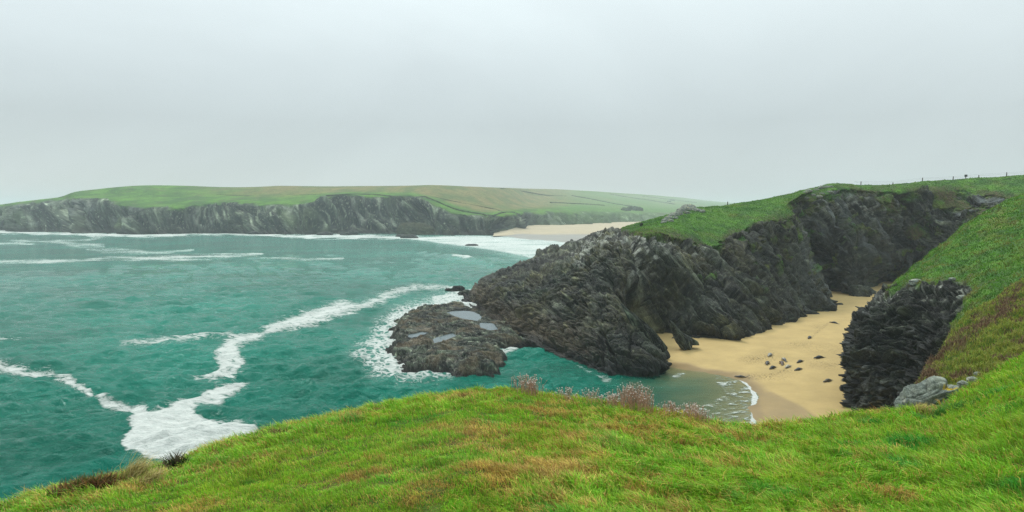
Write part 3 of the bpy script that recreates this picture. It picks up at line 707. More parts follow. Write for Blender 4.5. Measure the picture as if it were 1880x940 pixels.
NEAR, NEARG, NU, NV = A, grass, u0, v0
NEARTOP = nT2

# ------------------------------------------------------------------ grassy foreground clifftop (polar height field round the camera)
EDGE = [(-420, 985, 5.0), (-200, 955, 5.2), (0, 914, 5.6), (100, 880, 6.0), (240, 853, 6.5), (330, 830, 7.0), (450, 790, 7.5), (570, 765, 8.0), (700, 739, 8.5), (830, 719, 9.0), (880, 712, 9.2), (960, 712, 9.4),
        (1010, 724, 9.2), (1100, 734, 9.0), (1200, 748, 8.9), (1300, 764, 8.8), (1400, 769, 9.0), (1500, 764, 9.5), (1560, 752, 10.), (1660, 747, 10.5), (1720, 740, 11.5), (1790, 705, 13.), (1880, 650, 15.), (2000, 600, 17.), (2300, 540, 21.)]
E = []
for u, v, D in EDGE:
    p_ = P(u, v + np.interp(u, (0, 240, 450, 700, 900, 1050, 1200, 1400, 1560, 1720, 1850), (38, 29, 22, 12, 8, 9, 13, 20, 15, 9, 3)), D); E.append((math.atan2(p_[0], p_[1]), math.hypot(p_[0], p_[1]), p_[2]))
E = [(-math.pi, 200, 27.0), (R(-140), 120, 26.5), (R(-100), 16, 24.2), (R(-70), 9, 23.6)] + E + [(R(70), 60, 25.5), (R(100), 160, 28), (math.pi, 200, 27.0)]
E = np.array(E); Z0 = EYE - 1.66
def fg_z(X, Y, detail=True):
    a = np.arctan2(X, Y); r_ = np.hypot(X, Y)
    De = np.interp(a, E[:, 0], E[:, 1]); ze = np.interp(a, E[:, 0], E[:, 2])
    t = r_ / De; s_ = 1.3 * (Z0 - ze) / De
    zi = Z0 - (Z0 - ze) * np.minimum(t, 1) ** 1.3
    o = np.maximum(r_ - De, 0)
    rt = sstep(R(29), R(34), a)
    k = .42
    o1 = np.minimum(o, 5.0); zo = -(s_ * o + .5 * k * o1 ** 2 + np.maximum(o - 5.0, 0) * (k * 5.0))
    z = zi + zo
    if detail:
        nz = fbm(X / 2.2, Y / 2.2, 0 * X, 3, 401) * .13 + fbm(X / .5, Y / .5, 0 * X, 3, 402) * .06
        z = z + nz * sstep(.3, 2.5, r_) * (.4 + .6 * sstep(8.5, 4, r_) + .5 * sstep(0, 3, o))
    return z, r_ - De, r_
ang = np.concatenate([np.linspace(-math.pi, R(-45), 160, endpoint=False), np.linspace(R(-45), R(48), 900, endpoint=False), np.linspace(R(48), math.pi, 160)])
rad = np.concatenate([[.01], np.geomspace(.6, 2.8, 20, endpoint=False), np.linspace(2.8, 13, 330, endpoint=False), np.geomspace(13, 40, 90), ])
# outer rings follow the edge so that the brow is well sampled
Xg = rad[:, None] * np.sin(ang)[None]; Yg = rad[:, None] * np.cos(ang)[None]
De = np.interp(ang, E[:, 0], E[:, 1])[None]
scale = np.where(De > 25, De / 15.0, 1.0)
Xg = Xg * np.where(rad[:, None] > 2.8, scale, 1); Yg = Yg * np.where(rad[:, None] > 2.8, scale, 1)
Zg, over, rg = fg_z(Xg, Yg); Zg = np.maximum(Zg, -3)
rock = sstep(1.2, 3.0, over + .8 * fbm(Xg / 1.5, Yg / 1.5, Zg / 1.5, 3, 411))
d, p, q, r, i1, i2 = rock_disp(np.stack([Xg, Yg, Zg], -1), (.35, .3, .88), .5)
col = rock_colour(np.stack([Xg, Yg, Zg], -1), p, q, r, i1, i2, .5)
Zg2 = Zg + rock * d * .4
soil = mixc((.05, .08, .012), (.09, .07, .022), sstep(-.2, .4, fbm(Xg / .7, Yg / .7, 0 * Xg, 4, 412)))
col = mixc(soil, col, rock)
fgo = mesh_np('grassy_clifftop', np.stack([Xg, Yg, Zg2], -1).reshape(-1, 3), grid_faces(len(rad), len(ang))[:, ::-1], M_ground, cols=col.reshape(-1, 3))
tag(fgo, 'grassy clifftop where the camera stands', kind='structure')

# heather bank at the right, between the foreground and the slope
BK = [(P(1655, 800, 11), P(1660, 762, 14), P(1668, 735, 17.5)), (P(1700, 790, 11), P(1705, 740, 15.5), P(1697, 697, 20)), (P(1750, 780, 11), P(1745, 712, 17), P(1722, 660, 24)),
      (P(1800, 770, 11), P(1795, 670, 19), P(1752, 612, 29)), (P(1860, 760, 11.5), P(1850, 620, 22), P(1800, 572, 35)), (P(1950, 740, 12), P(1930, 585, 25), P(1872, 524, 42)), (P(2080, 720, 12.5), P(2060, 560, 28), P(1975, 470, 48)), (P(2400, 700, 13), P(2300, 520, 33), P(2200, 400, 55))]
rows = [[] for _ in range(6)]
for a_, b_, c_ in BK:
    rows[0].append(a_ + (0, 0, -1.)); rows[1].append(b_); rows[2].append((b_ + c_) / 2 + (0, 0, .15)); rows[3].append(c_); rows[4].append(c_ + (.5, 1.6, -1.4)); rows[5].append(c_ + (1.6, 4.5, -10))
A = loft(np.array(rows), [50, 70, 70, 24, 30], [50, 60, 60, 70, 80, 60, 40])
X, Y, Z = A[..., 0], A[..., 1], A[..., 2]; rowb = np.arange(A.shape[0])[:, None] + 0 * X
A[..., 2] += fbm(X / 1.8, Y / 1.8, Z / 1.8, 4, 421) * .75 + np.abs(fbm(X / .4, Y / .4, Z / .4, 3, 422)) * .3
ub, vb = proj(X, Y, Z)
brown = sstep(-.25, .3, 1.3 * fbm(X / .9, Y / .9, Z / .7, 4, 431, .6) + .5 * sstep(34, 6, seg_dist(ub, vb, [(1690, 700), (1720, 665), (1760, 625), (1830, 575), (1880, 540)])[0]) - .36)
col = mixc(mixc((.075, .10, .018), (.045, .085, .012), sstep(-.2, .4, fbm(X / .8, Y / .8, Z, 3, 432))), (.075, .048, .028), brown * .9)
bank = mesh_np('heather_bank', A.reshape(-1, 3), grid_faces(*A.shape[:2]), M_ground, cols=col.reshape(-1, 3))
tag(bank, 'brown heathery bank between the turf and the green slope', kind='structure')
BANK, BBR, BU, BV = A, brown, ub, vb

# ================================================================== GRASS (stuff)
def blades(name, base, L, wd, lean_dir, lean, cols, label, curl=.35, mat=M_blade, up=None):
    """n blades of 5 vertices: base (n,3), length, width, lean direction (angle), lean amount"""
    n = len(base)
    face = rng.uniform(0, 2 * math.pi, n)
    sx_ = np.stack([np.cos(face), np.sin(face), 0 * face], -1) * (wd / 2)[:, None]
    ld = np.stack([np.cos(lean_dir), np.sin(lean_dir), 0 * face], -1)
    upv = np.array([0, 0, 1.0])
    midp = base + (upv * np.sqrt(np.maximum(1 - (lean * .6) ** 2, .1))[:, None] + ld * (lean * .6)[:, None]) * (L * .55)[:, None]
    ln = np.minimum(lean + curl, .97)
    tip = midp + (upv * np.sqrt(np.maximum(1 - ln ** 2, .03))[:, None] + ld * ln[:, None]) * (L * .45)[:, None]
    co = np.stack([base - sx_, base + sx_, midp + sx_ * .8, midp - sx_ * .8, tip], 1).reshape(-1, 3)
    i = np.arange(n)[:, None] * 5
    q_ = i + np.array([[0, 1, 2, 3]]); t_ = i + np.array([[3, 2, 4]])
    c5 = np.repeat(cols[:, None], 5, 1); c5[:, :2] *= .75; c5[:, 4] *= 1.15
    o = mesh_np(name, co, [q_, t_], mat, cols=c5.reshape(-1, 3), smooth=False)
    tag(o, label, 'grass', kind='stuff'); return o
# foreground blades: density falls with distance
NB = 620000
a_ = rng.uniform(R(-41), R(43), NB * 2)
Dl = np.interp(a_, E[:, 0], E[:, 1]) + 1.1
rmin = 2.3; u_ = rng.uniform(0, 1, NB * 2)
r_ = rmin * (Dl / rmin) ** (u_ ** .92)
keep = r_ < 19; a_, r_ = a_[keep][:NB], r_[keep][:NB]
x, y = r_ * np.sin(a_), r_ * np.cos(a_)
z, ov, _ = fg_z(x, y)
pu, pv = proj(x, y, z)
long_ = sstep(820, 1350, pu + .6 * (pv - 700)) * .8 + .2
long_ = np.clip(long_ + (.6 - .45 * sstep(850, 950, pu)) * sstep(-1.6, -.2, ov), 0, 1.2)
clump = fbm(x / .22, y / .22, 0 * x, 2, 501); cl2 = fbm(x / .9, y / .9, 0 * x, 3, 502)
L = (.028 + .078 * long_) * rng.uniform(.45, 1.4, len(x)) * (1 + 1.2 * clump + .6 * cl2)
L = np.clip(L, .012, .26)
wd = (.0027 + .0020 * long_) * (.6 + .16 * r_) * rng.uniform(.7, 1.3, len(x))
lean_dir = R(200) + fbm(x / 1.2, y / 1.2, 0 * x, 2, 503) * 2.2 + rng.normal(0, .9, len(x))
lean = np.clip(.45 + .3 * long_ + rng.normal(0, .22, len(x)), .05, .92)
dry = fbm(x / .9, y / .6, 0 * x, 4, 511, .6) + .35 * fbm(x / .25, y / .25, 0 * x, 2, 512)
dry = dry + .10 * sstep(500, 100, pu) + .42 * np.exp(-((pu - 960) / 190) ** 2 - ((pv - 880) / 70) ** 2) + .22 * np.exp(-((pu - 1150) / 200) ** 2 - ((pv - 790) / 45) ** 2) - .08 * np.exp(-((pu - 450) / 300) ** 2) - .2 * sstep(1500, 1800, pu) + .12 * sstep(-1.2, 0, ov)
pd = sstep(-.08, .62, dry) * .85 + .11
isdry = rng.uniform(0, 1, len(x)) < pd
c = mixc((.11, .36, .016), (.32, .43, .032), rng.uniform(0, 1, len(x)) * .7 + .3 * sstep(-.3, .5, cl2))
emer = sstep(.1, .5, fbm(x / .8, y / .8, 0 * x, 3, 521)); c = mixc(c, (.055, .27, .03), np.clip(emer * (.75 + .3 * sstep(1300, 1700, pu)), 0, 1))
cd = mixc((.52, .40, .09), (.30, .15, .045), rng.uniform(0, 1, len(x)) ** 1.6)
c = np.where(isdry[:, None], cd, c) * rng.uniform(.6, 1.35, (len(x), 1)) * (1.1 + .5 * fbm(x / .35, y / .35, 0 * x, 3, 522)[:, None])
kb = (np.hypot(pu - 1712, (pv - 745) * 1.2) > 34) | (rng.uniform(0, 1, len(x)) < .12)
x, y, z, L, wd, lean_dir, lean, c = (a_[kb] for a_ in (x, y, z, L, wd, lean_dir, lean, c))
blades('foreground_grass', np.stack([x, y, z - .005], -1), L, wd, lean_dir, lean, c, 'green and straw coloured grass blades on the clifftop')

def surf_samples(A, mask, n, s=3):
    """random points on grid surface A where mask allows, area weighted"""
    Q = A[:-1, :-1]; ar = np.linalg.norm(np.cross(A[:-1, 1:] - Q, A[1:, :-1] - Q), axis=-1)
    # weight by size on the picture so that near ground gets more
    dist = np.linalg.norm(Q - np.array([0, 0, EYE]), axis=-1)
    wgt = (ar / dist ** 1.6 * mask[:-1, :-1]).ravel(); wgt /= wgt.sum()
    k = rng.choice(len(wgt), n, p=wgt); i, j = np.unravel_index(k, Q.shape[:2])
    s1, s2 = rng.uniform(0, 1, n)[:, None], rng.uniform(0, 1, n)[:, None]
    return Q[i, j] + (A[i, j + 1] - Q[i, j]) * s1 + (A[i + 1, j] - Q[i, j]) * s2, i, j
msk = (NEARG > .5) * (np.arange(NEAR.shape[0])[:, None] < NEARTOP + 12) * (NU < 3100)
b_, i, j = surf_samples(NEAR, msk, 240000)
rr_ = np.linalg.norm(b_, axis=-1); X, Y, Z = b_.T
c = turf_colour(b_, .35); c = mixc(c, (.20, .15, .045), sstep(-.1, .5, fbm(X / 2.5, Y / 2.5, Z / 1.2, 4, 341)) * .75); c = c * (.9 + .8 * fbm(X / 1.2, Y / 1.2, Z / .6, 3, 342)[:, None])
c = c * rng.uniform(1.1, 1.9, (len(b_), 1))
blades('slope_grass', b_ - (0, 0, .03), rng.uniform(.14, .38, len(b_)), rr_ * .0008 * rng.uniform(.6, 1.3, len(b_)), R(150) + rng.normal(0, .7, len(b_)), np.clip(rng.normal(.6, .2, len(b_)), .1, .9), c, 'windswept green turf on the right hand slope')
msk = (np.arange(BANK.shape[0])[:, None] > 20) * (np.arange(BANK.shape[0])[:, None] < 200) * (BU < 2500) * np.ones(BANK.shape[:2])
b_, i, j = surf_samples(BANK, msk, 150000)
rr_ = np.linalg.norm(b_ - (0, 0, EYE), axis=-1); br = BBR[i, j]
c = mixc(mixc((.15, .26, .025), (.32, .28, .06), rng.uniform(0, 1, len(b_))), mixc((.09, .045, .03), (.24, .16, .09), rng.uniform(0, 1, len(b_))), (br > rng.uniform(.1, .9, len(b_))) * 1.0)
c = c * rng.uniform(.55, 1.4, (len(b_), 1))
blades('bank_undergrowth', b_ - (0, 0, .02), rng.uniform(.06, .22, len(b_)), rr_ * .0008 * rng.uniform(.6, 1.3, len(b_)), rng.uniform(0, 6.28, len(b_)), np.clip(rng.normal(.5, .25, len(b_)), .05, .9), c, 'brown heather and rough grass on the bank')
# turf lip tufts on the headland in the middle
msk = (MGR > .5) * (np.arange(MID.shape[0])[:, None] < nT + 8) * (MU < 1900) * 1.0
b_, i, j = surf_samples(MID, msk, 60000)
c = turf_colour(b_) ; rr_ = np.linalg.norm(b_, axis=-1)
c = c * rng.uniform(.9, 1.5, (len(b_), 1))
blades('headland_turf', b_ - (0, 0, .04), rng.uniform(.15, .4, len(b_)), rr_ * .0008 * rng.uniform(.5, 1.2, len(b_)), R(150) + rng.normal(0, .9, len(b_)), np.clip(rng.normal(.55, .2, len(b_)), .1, .9), c, 'short green turf on top of the dark headland')

# ================================================================== ROCKS
def rock_mesh(name, centre, size, mat, colf, disp=.5, seed=0, res=56, squash_bottom=True, parent=None, n=(.35, .3, .88), sc=None):
    """lumpy layered rock: displaced ellipsoid with its origin at centre"""
    th = np.linspace(0, math.pi, res); ph = np.linspace(0, 2 * math.pi, res * 2, endpoint=False)
    dx = np.sin(th)[:, None] * np.cos(ph)[None]; dy = np.sin(th)[:, None] * np.sin(ph)[None]; dz = np.cos(th)[:, None] + 0 * dx
    sz = np.array(size); D = np.stack([dx, dy, dz], -1)
    D = np.sign(D) * np.abs(D) ** .8
    A = D * sz; m = sz.mean(); sc = sc or m * .22
    Q = A + np.array(centre) + seed * 13.7
    d, p, q, r, i1, i2 = rock_disp(Q, n, sc)
    A = A + D * (d * disp)[..., None] * (sz / sz.max())
    col = colf(Q, p, q, r, i1, i2, sc)
    return mesh_np(name, A.reshape(-1, 3), grid_faces(res, res * 2, True), mat, cols=col.reshape(-1, 3), parent=parent, loc=centre)
def dark_rock(Q, p, q, r, i1, i2, sc):
    return rock_colour(Q, p, q, r, i1, i2, sc, .8)

# reef with rock pools: a height field outlined on the sea
RO = [(712, 650), (718, 632), (722, 600), (735, 586), (770, 571), (800, 568), (835, 565), (868, 568), (900, 585), (925, 600), (955, 615), (972, 628), (960, 634), (930, 640), (925, 655), (918, 680), (905, 690), (870, 692), (838, 691), (822, 685), (790, 682), (768, 682), (740, 672)]
ROW = [P(u, v, z=.25)[:2] for u, v in RO]
xs = [p_[0] for p_ in ROW]; ys = [p_[1] for p_ in ROW]
gx, gy = np.meshgrid(np.linspace(min(xs) - 3, max(xs) + 3, 520), np.linspace(min(ys) - 4, max(ys) + 4, 700))
wv = fbm(gx / 3, gy / 3, 0 * gx, 4, 601) * 2.2
sdr = sdpoly(gx, gy, ROW) + wv
top = 2.1 + 1.0 * fbm(gx / 7, gy / 9, 0 * gx, 3, 602)
hz = np.where(sdr > 0, top * (1 - np.exp(-sdr * .75)), sdr * 1.2)
A = np.stack([gx, gy, hz], -1)
d, p, q, r, i1, i2 = rock_disp(A, (.25, .35, .9), .55)
hz = hz + d * .75 * sstep(-2, 1.5, sdr) + np.abs(fbm(gx / .5, gy / .5, 0 * gx, 3, 603)) * .25
pu, pv = proj(gx, gy, hz * 0 + 1.8)
POOLS = [([(822, 574), (850, 571), (872, 574), (884, 584), (876, 590), (850, 586), (832, 580)], 1.9), ([(882, 592), (905, 593), (914, 604), (898, 606), (882, 600)], 1.7), ([(750, 614), (775, 608), (788, 610), (770, 617), (752, 620)], 1.6), ([(795, 622), (830, 612), (838, 616), (815, 626), (798, 630)], 1.8)]
pools_d = []
for pts, pz in POOLS:
    sdp = sdpoly(pu, pv, pts); hz = np.where(sdp > -1.2, np.minimum(hz, pz - .1), np.where(sdp > -7, np.minimum(hz, pz + .05 + .09 * (-sdp)), hz))
hz = np.maximum(hz, -2)
A = np.stack([gx, gy, hz], -1)
col = rock_colour(A, p, q, r, i1, i2, .55, 1.5)
col = mixc(col, (.11, .082, .045), .75 * sstep(-.1, .4, fbm(gx / 5, gy / 5, 0 * gx, 3, 611)))
col = mixc(col, (.19, .18, .14), .6 * sstep(.15, .5, fbm(gx / .8, gy / .8, hz / .8, 3, 612)))
col = mixc(col, (.018, .017, .014), sstep(1.0, .3, hz + .3 * fbm(gx, gy, 0 * gx, 2, 613)))
reef = empty('rock_reef', (float(np.mean(xs)), float(np.mean(ys)), 0))
tag(reef, 'low brown rock reef with pools, washed by foam, off the tip of the dark headland', 'reef')
def child(o, par):
    o.parent = par; o.location = o.location - par.location; return o
child(mesh_np('rock_shelf', A.reshape(-1, 3), grid_faces(*A.shape[:2]), M_rock, cols=col.reshape(-1, 3)), reef)
for pts, pz in POOLS:
    pw = np.array([P(u, v, z=pz) for u, v in pts]); cen = pw.mean(0)
    for _ in range(4):
        nx_ = np.roll(pw, -1, 0); pw = np.stack([pw * .75 + nx_ * .25, pw * .25 + nx_ * .75], 1).reshape(-1, 3)
    pw[:, :2] += .5 * noise(pw[:, :1] / .9, pw[:, 1:2] / .9, np.array([[0., 5.]]), 77)
    pw = cen + (pw - cen) * 1.18; k = len(pw)
    co = np.vstack([cen, pw]); fc = np.array([[0, 1 + i, 1 + (i + 1) % k] for i in range(k)])
    child(mesh_np('rock_pool', co, fc, M_pool), reef)

# sea rocks
for u, v, wd_, ht, lab in ((597, 431.5, 9, 3.6, 'low dark rock in the surf below the cliffs, left of the twin rocks'),
                           (636, 431.5, 6, 3.8, 'left one of two dark rocks close together in the surf under the far cliff'),
                           (648, 431, 6, 4.6, 'right one of two dark rocks close together in the surf under the far cliff'),
                           (751, 437, 9, 3.2, 'dark flat rock in the surf just off the brown far outcrop'),
                           (735, 434.5, 5, 2.2, 'tiny dark rock left of the flat rock off the far outcrop'),
                           (469, 430, 8, 3.4, 'dark rock at the foot of the far cliff, leftmost in the surf'),
                           (866, 451, 5, 1.4, 'low rock almost covered in white surf off the far beach')):
    c_ = P(u, v, z=0)
    tag(rock_mesh('sea_rock', tuple(c_), (wd_, wd_ * .7, ht), M_rock, dark_rock, .6, seed=u % 17, res=30), lab, 'rock', 'rocks in the surf')
c_ = P(765, 431, z=0); 
def olive_rock(Q, p, q, r, i1, i2, sc): return mixc(rock_colour(Q, p, q, r, i1, i2, sc, 1.2), (.075, .075, .035), .5 + 0 * p)
tag(rock_mesh('sea_rock', tuple(c_ + np.array((0, 6, 0))), (22, 12, 12), M_far, olive_rock, .5, seed=3, res=50), 'broad brown outcrop standing in front of the far cliffs', 'rock', 'rocks in the surf')
for u, v, wd_, ht, lab in ((822, 533, 1.1, .9, 'smallest dark rock in the foam off the headland tip'), (840, 536, 2.0, 1.7, 'knobbly dark rock in the foam off the headland tip'), (852, 541, 1.9, 1.3, 'dark rock touching the tip of the dark headland')):
    c_ = P(u, v, z=0)
    tag(rock_mesh('sea_rock', tuple(c_), (wd_, wd_ * .8, ht), M_rock, dark_rock, .9, seed=u % 13, res=40), lab, 'rock', 'rocks off the headland tip')
# leaning slab on the sand beside the nose
def blade_rock(name, pts, d, thick, lab):
    front = [P(u, v, d) for u, v in pts]; n = len(front)
    from mathutils.geometry import tessellate_polygon
    # fan of rings from outline to inner ridge gives the slab thickness
    cen = np.mean(front, 0); ringsF = []
    for k, (s_, dy) in enumerate(((1.0, 0), (.8, -.55), (.45, -.9), (.0, -1.0))):
        ringsF.append([cen + (f - cen) * s_ + np.array((0, dy * thick, 0)) for f in front])
    back = [f + np.array((0, thick * 1.5, 0)) for f in front]
    G_ = np.array([back] + ringsF); G_ = np.concatenate([G_, G_[:, :1]], 1)
    A = loft(G_, [6, 14, 14, 14], [12] * n)
    d_, p, q, r, i1, i2 = rock_disp(A, (.86, .22, .46), .5)
    A = A + np.array((0, -1, .2)) * (d_ * .55)[..., None]
    o = mesh_np(name, (A - cen).reshape(-1, 3), grid_faces(*A.shape[:2]), M_rock, cols=rock_colour(A, p, q, r, i1, i2, .5, 1.3).reshape(-1, 3), loc=tuple(cen))
    return tag(o, lab, 'rock', 'slabs at the cave mouth')
blade_rock('leaning_slab', [(1226, 585), (1236, 592), (1256, 612), (1282, 628), (1284, 634), (1272, 634), (1270, 643), (1256, 643), (1246, 634), (1236, 612)], 121.5, .9, 'pointed slab of rock leaning on the sand at the cave mouth')
blade_rock('leaning_slab', [(1140, 556), (1158, 572), (1190, 596), (1214, 622), (1226, 640), (1212, 648), (1190, 640), (1165, 605)], 113, .8, 'long thin grey slab running down the nose beside the cave')

# boulder and stones behind the foreground edge
def lich_rock(Q, p, q, r, i1, i2, sc):
    X, Y, Z = Q[..., 0], Q[..., 1], Q[..., 2]
    c = mixc((.13, .15, .13), (.24, .26, .21), sstep(-.3, .4, fbm(X / .5, Y / .5, Z / .3, 4, 701)))
    c = mixc(c, (.05, .06, .055), sstep(.1, .5, fbm(X / .3, Y / .3, Z / .12, 4, 702)) * .8)
    c = mixc(c, (.42, .41, .33), sstep(.3, .55, fbm(X / .4, Y / .4, Z / .25, 3, 704)) * .8)
    return mixc(c, (.45, .33, .04), sstep(.45, .6, fbm(X / .35, Y / .35, Z / .35, 3, 703)))
bl = P(1712, 722, 14.0)
tag(rock_mesh('boulder', tuple(bl + np.array((0, 0, -.33))), (.66, .55, .68), M_stone, lich_rock, .5, seed=2, res=100, n=(-.35, .3, .88), sc=.17), 'big pale grey boulder with yellow lichen at the edge of the grass', 'boulder')
for u, v, d_, s_, lab in ((1768, 702, 16.0, .10, 'grey stone with a yellow spot just right of the boulder'), (1785, 694, 17.0, .09, 'stone in the bank between the lichened stone and the pale one'), (1795, 684, 17.8, .08, 'pale stone highest in the little row climbing the bank')):
    c_ = P(u, v, d_); tag(rock_mesh('stone', tuple(c_ + np.array((0, 0, -.05))), (s_ * 1.3, s_, s_ * .9), M_stone, lich_rock, .5, seed=u % 11, res=34), lab, 'stone', 'stones in the bank')
# stones in the rim of the near slope
for u, v, s_, lab in ((1683, 524, .85, 'largest pale rock at the turf rim of the black cliff'), (1738, 522, .6, 'pale rock at the turf rim, just left of the small round one'), (1755, 523, .38, 'small round white stone in the turf rim'), (1763, 543, .6, 'yellowish stone at the top right corner of the black cliff')):
    k = np.unravel_index(np.argmin((NU - u) ** 2 + (NV - v) ** 2), NU.shape); c_ = NEAR[k]
    tag(rock_mesh('stone', tuple(c_), (s_, s_ * .8, s_ * .55), M_stone, lich_rock, .45, seed=u % 7, res=36), lab, 'stone', 'stones along the turf rim')

# outcrop of piled stones on the turf top
oc = empty('rock_outcrop', tuple(mid_at(1250, 388)))
tag(oc, 'jagged line of pale stones on the skyline of the green turf', 'outcrop')
ocs = [(1218, 408, .7), (1222, 404, .8), (1228, 400, .9), (1234, 396, 1.0), (1240, 394, 1.1), (1246, 390, 1.0), (1252, 387, 1.3), (1258, 384, 1.5), (1264, 382, 1.8), (1270, 384, 1.1), (1276, 385, .9), (1283, 386, .8), (1289, 387, .7), (1262, 390, .7), (1250, 393, .7), (1241, 399, .6), (1232, 404, .6)]
for u, v, s_ in ocs:
    c_ = mid_at(u, v); st = rock_mesh('stone', tuple(c_), (s_ * 1.1, s_ * .9, s_ * .75), M_stone, lich_rock, .6, seed=u % 9, res=24); child(st, oc)
oc2 = empty('rock_outcrop', tuple(mid_at(1500, 345)))
tag(oc2, 'scattered pale stones in the turf left of the highest hump', 'outcrop')
for u, v, s_ in ((1478, 352, .6), (1487, 350, .9), (1498, 347, .8), (1508, 344, 1.0), (1518, 342, .9), (1525, 341, .7), (1492, 356, .7), (1510, 354, .6), (1524, 351, .8), (1480, 362, .7), (1503, 360, .8)):
    c_ = mid_at(u, v); child(rock_mesh('stone', tuple(c_), (s_ * 1.2, s_, s_ * .6), M_stone, lich_rock, .6, seed=u % 9, res=22), oc2)
c_ = mid_at(1178, 413)
tag(rock_mesh('stone', tuple(c_), (.45, .4, .8), M_stone, dark_rock, .6, seed=1, res=24), 'small dark upright stone at the left end of the turf', 'stone')

# ================================================================== HEDGES on the far headland
def hedge(pts, w_, h_, lab, n_per=26, name='hedge'):
    P3 = np.array([far_at(u, v) for u, v in pts]); L_ = pchip(P3, [n_per] * (len(P3) - 1))
    m = len(L_); t_ = np.gradient(L_, axis=0); t_ /= np.linalg.norm(t_, axis=-1, keepdims=True)
    s_ = np.stack([-t_[:, 1], t_[:, 0], 0 * t_[:, 0]], -1)
    ring = np.linspace(0, math.pi, 7)
    A = L_[:, None] + s_[:, None] * (np.cos(ring) * w_)[None, :, None] + np.array((0, 0, 1)) * ((np.sin(ring) * h_ - .8))[None, :, None]
    jit = 1 + .6 * noise(A[..., 0] / 5, A[..., 1] / 5, A[..., 2] / 3, 801)
    A = L_[:, None] + (A - L_[:, None]) * jit[..., None]
    cen = L_[0]; X, Y, Z = A[..., 0], A[..., 1], A[..., 2]
    col = mixc((.022, .042, .014), (.05, .06, .025), sstep(-.3, .4, fbm(X / 4, Y / 4, Z / 4, 3, 802)))
    o = mesh_np(name, (A - cen).reshape(-1, 3), grid_faces(*A.shape[:2]), M_far, cols=col.reshape(-1, 3), loc=tuple(cen), smooth=False)
    return tag(o, lab, 'hedge', 'hedges and field banks on the far headland')
hedge([(600, 360), (640, 357), (690, 358), (740, 362), (775, 361), (800, 369), (820, 378), (845, 387), (880, 393), (905, 396), (925, 390), (945, 390)], 1.4, 2.0, 'long dark field bank that follows the far cliff top and dips to the right')
hedge([(800, 362), (840, 371), (880, 378), (910, 384), (925, 390)], .9, 1.4, 'upper edge of the bright green strip field above the far cliffs')
hedge([(340, 354), (400, 357), (460, 359), (540, 358), (600, 356)], .8, 1.1, 'thin dark line across the left green fields')
hedge([(920, 346), (960, 351), (1010, 359), (1040, 360)], 1.6, 2.2, 'hedge just under the ridge of the brown heath')
hedge([(1050, 359), (1090, 366), (1130, 374), (1170, 380)], 2.2, 3.0, 'hedge running down the pale valley fields, nearest to the heath')
hedge([(1120, 356), (1160, 363), (1200, 369), (1240, 375)], 2.6, 3.4, 'middle one of the three long hedges in the misty valley')
hedge([(1180, 360), (1230, 366), (1280, 372)], 2.6, 3.2, 'farthest misty hedge near the end of the ridge')
hedge([(1010, 372), (1060, 374), (1110, 377)], 2.0, 2.8, 'short hedge in the middle of the valley side')
def copse(u0_, u1_, v_, n, s_, lab):
    c0 = far_at((u0_ + u1_) / 2, v_); rts = []
    for k in range(n):
        q_ = far_at(u0_ + (u1_ - u0_) * (k + .5) / n, v_ + random.uniform(-1.5, 1.5)) - c0
        th = np.linspace(0, math.pi, 14); ph = np.linspace(0, 2 * math.pi, 20, endpoint=False)
        A = np.stack([np.sin(th)[:, None] * np.cos(ph)[None], np.sin(th)[:, None] * np.sin(ph)[None], np.cos(th)[:, None] + 0 * ph[None]], -1) * (s_ * random.uniform(.8, 1.2))
        A[..., 2] *= .8; A = A * (1 + .5 * noise(A[..., 0] / 2 + k, A[..., 1] / 2, A[..., 2] / 2, 811))[..., None]
        rts.append(A + q_ + np.array((0, 0, s_ * .2)))
    co = np.concatenate([a.reshape(-1, 3) for a in rts]); fc = np.concatenate([grid_faces(14, 20, True) + 280 * k for k in range(n)])
    col = mixc((.02, .045, .02), (.04, .065, .025), rng.uniform(0, 1, len(co)))
    return tag(mesh_np('thicket', co, fc, M_far, cols=col, loc=tuple(c0), smooth=False), lab, 'thicket', kind='stuff')
copse(1145, 1178, 386, 10, 6.5, 'dark patch of scrub low on the misty valley side')
copse(1225, 1240, 369, 4, 5, 'small dark clump of bushes high in the misty valley')

# ================================================================== FENCE AND SIGN on the skyline
def box_np(x0, x1, y0, y1, z0, z1):
    co = np.array([(x, y, z) for x in (x0, x1) for y in (y0, y1) for z in (z0, z1)], float)
    fc = np.array([(0, 1, 3, 2), (4, 6, 7, 5), (0, 4, 5, 1), (2, 3, 7, 6), (0, 2, 6, 4), (1, 5, 7, 3)])
    return co, fc
def mid_top(u):
    """highest point of the middle headland along that direction, as seen"""
    m = (np.abs(MU - u) < 3) & (np.arange(MID.shape[0])[:, None] < nT + 12)
    k = np.unravel_index(np.argmin(np.where(m, MV, 1e9)), MV.shape); return MID[k].copy()
f0 = mid_top(1582); fence = empty('post_and_wire_fence', tuple(f0))
tag(fence, 'thin post and wire fence along the skyline of the headland', 'fence')
tops = []
def post(u, h, wdt, tilt, par=fence, nm='post'):
    g = mid_top(u); co, fc = box_np(-wdt, wdt, -wdt, wdt, -.5, h)
    co[:, 0] += tilt * co[:, 2]; co[co[:, 2] > 0, :2] *= .85
    o = mesh_np(nm, co, fc, M_wood, cols=np.tile((.07, .065, .055), (8, 1)), smooth=False, loc=tuple(g)); 
    child(o, par); return g + np.array((tilt * h, 0, h))
for u, h, t_ in ((1582, 1.15, .06), (1637, .7, 0), (1691, 1.25, .05), (1747, 1.15, .03), (1795, .75, 0), (1846, 1.35, 0), (1905, 1.3, .04)):
    tp = post(u, h, .11, t_); tops.append(tp if h > .9 else tp + (0, 0, .35))
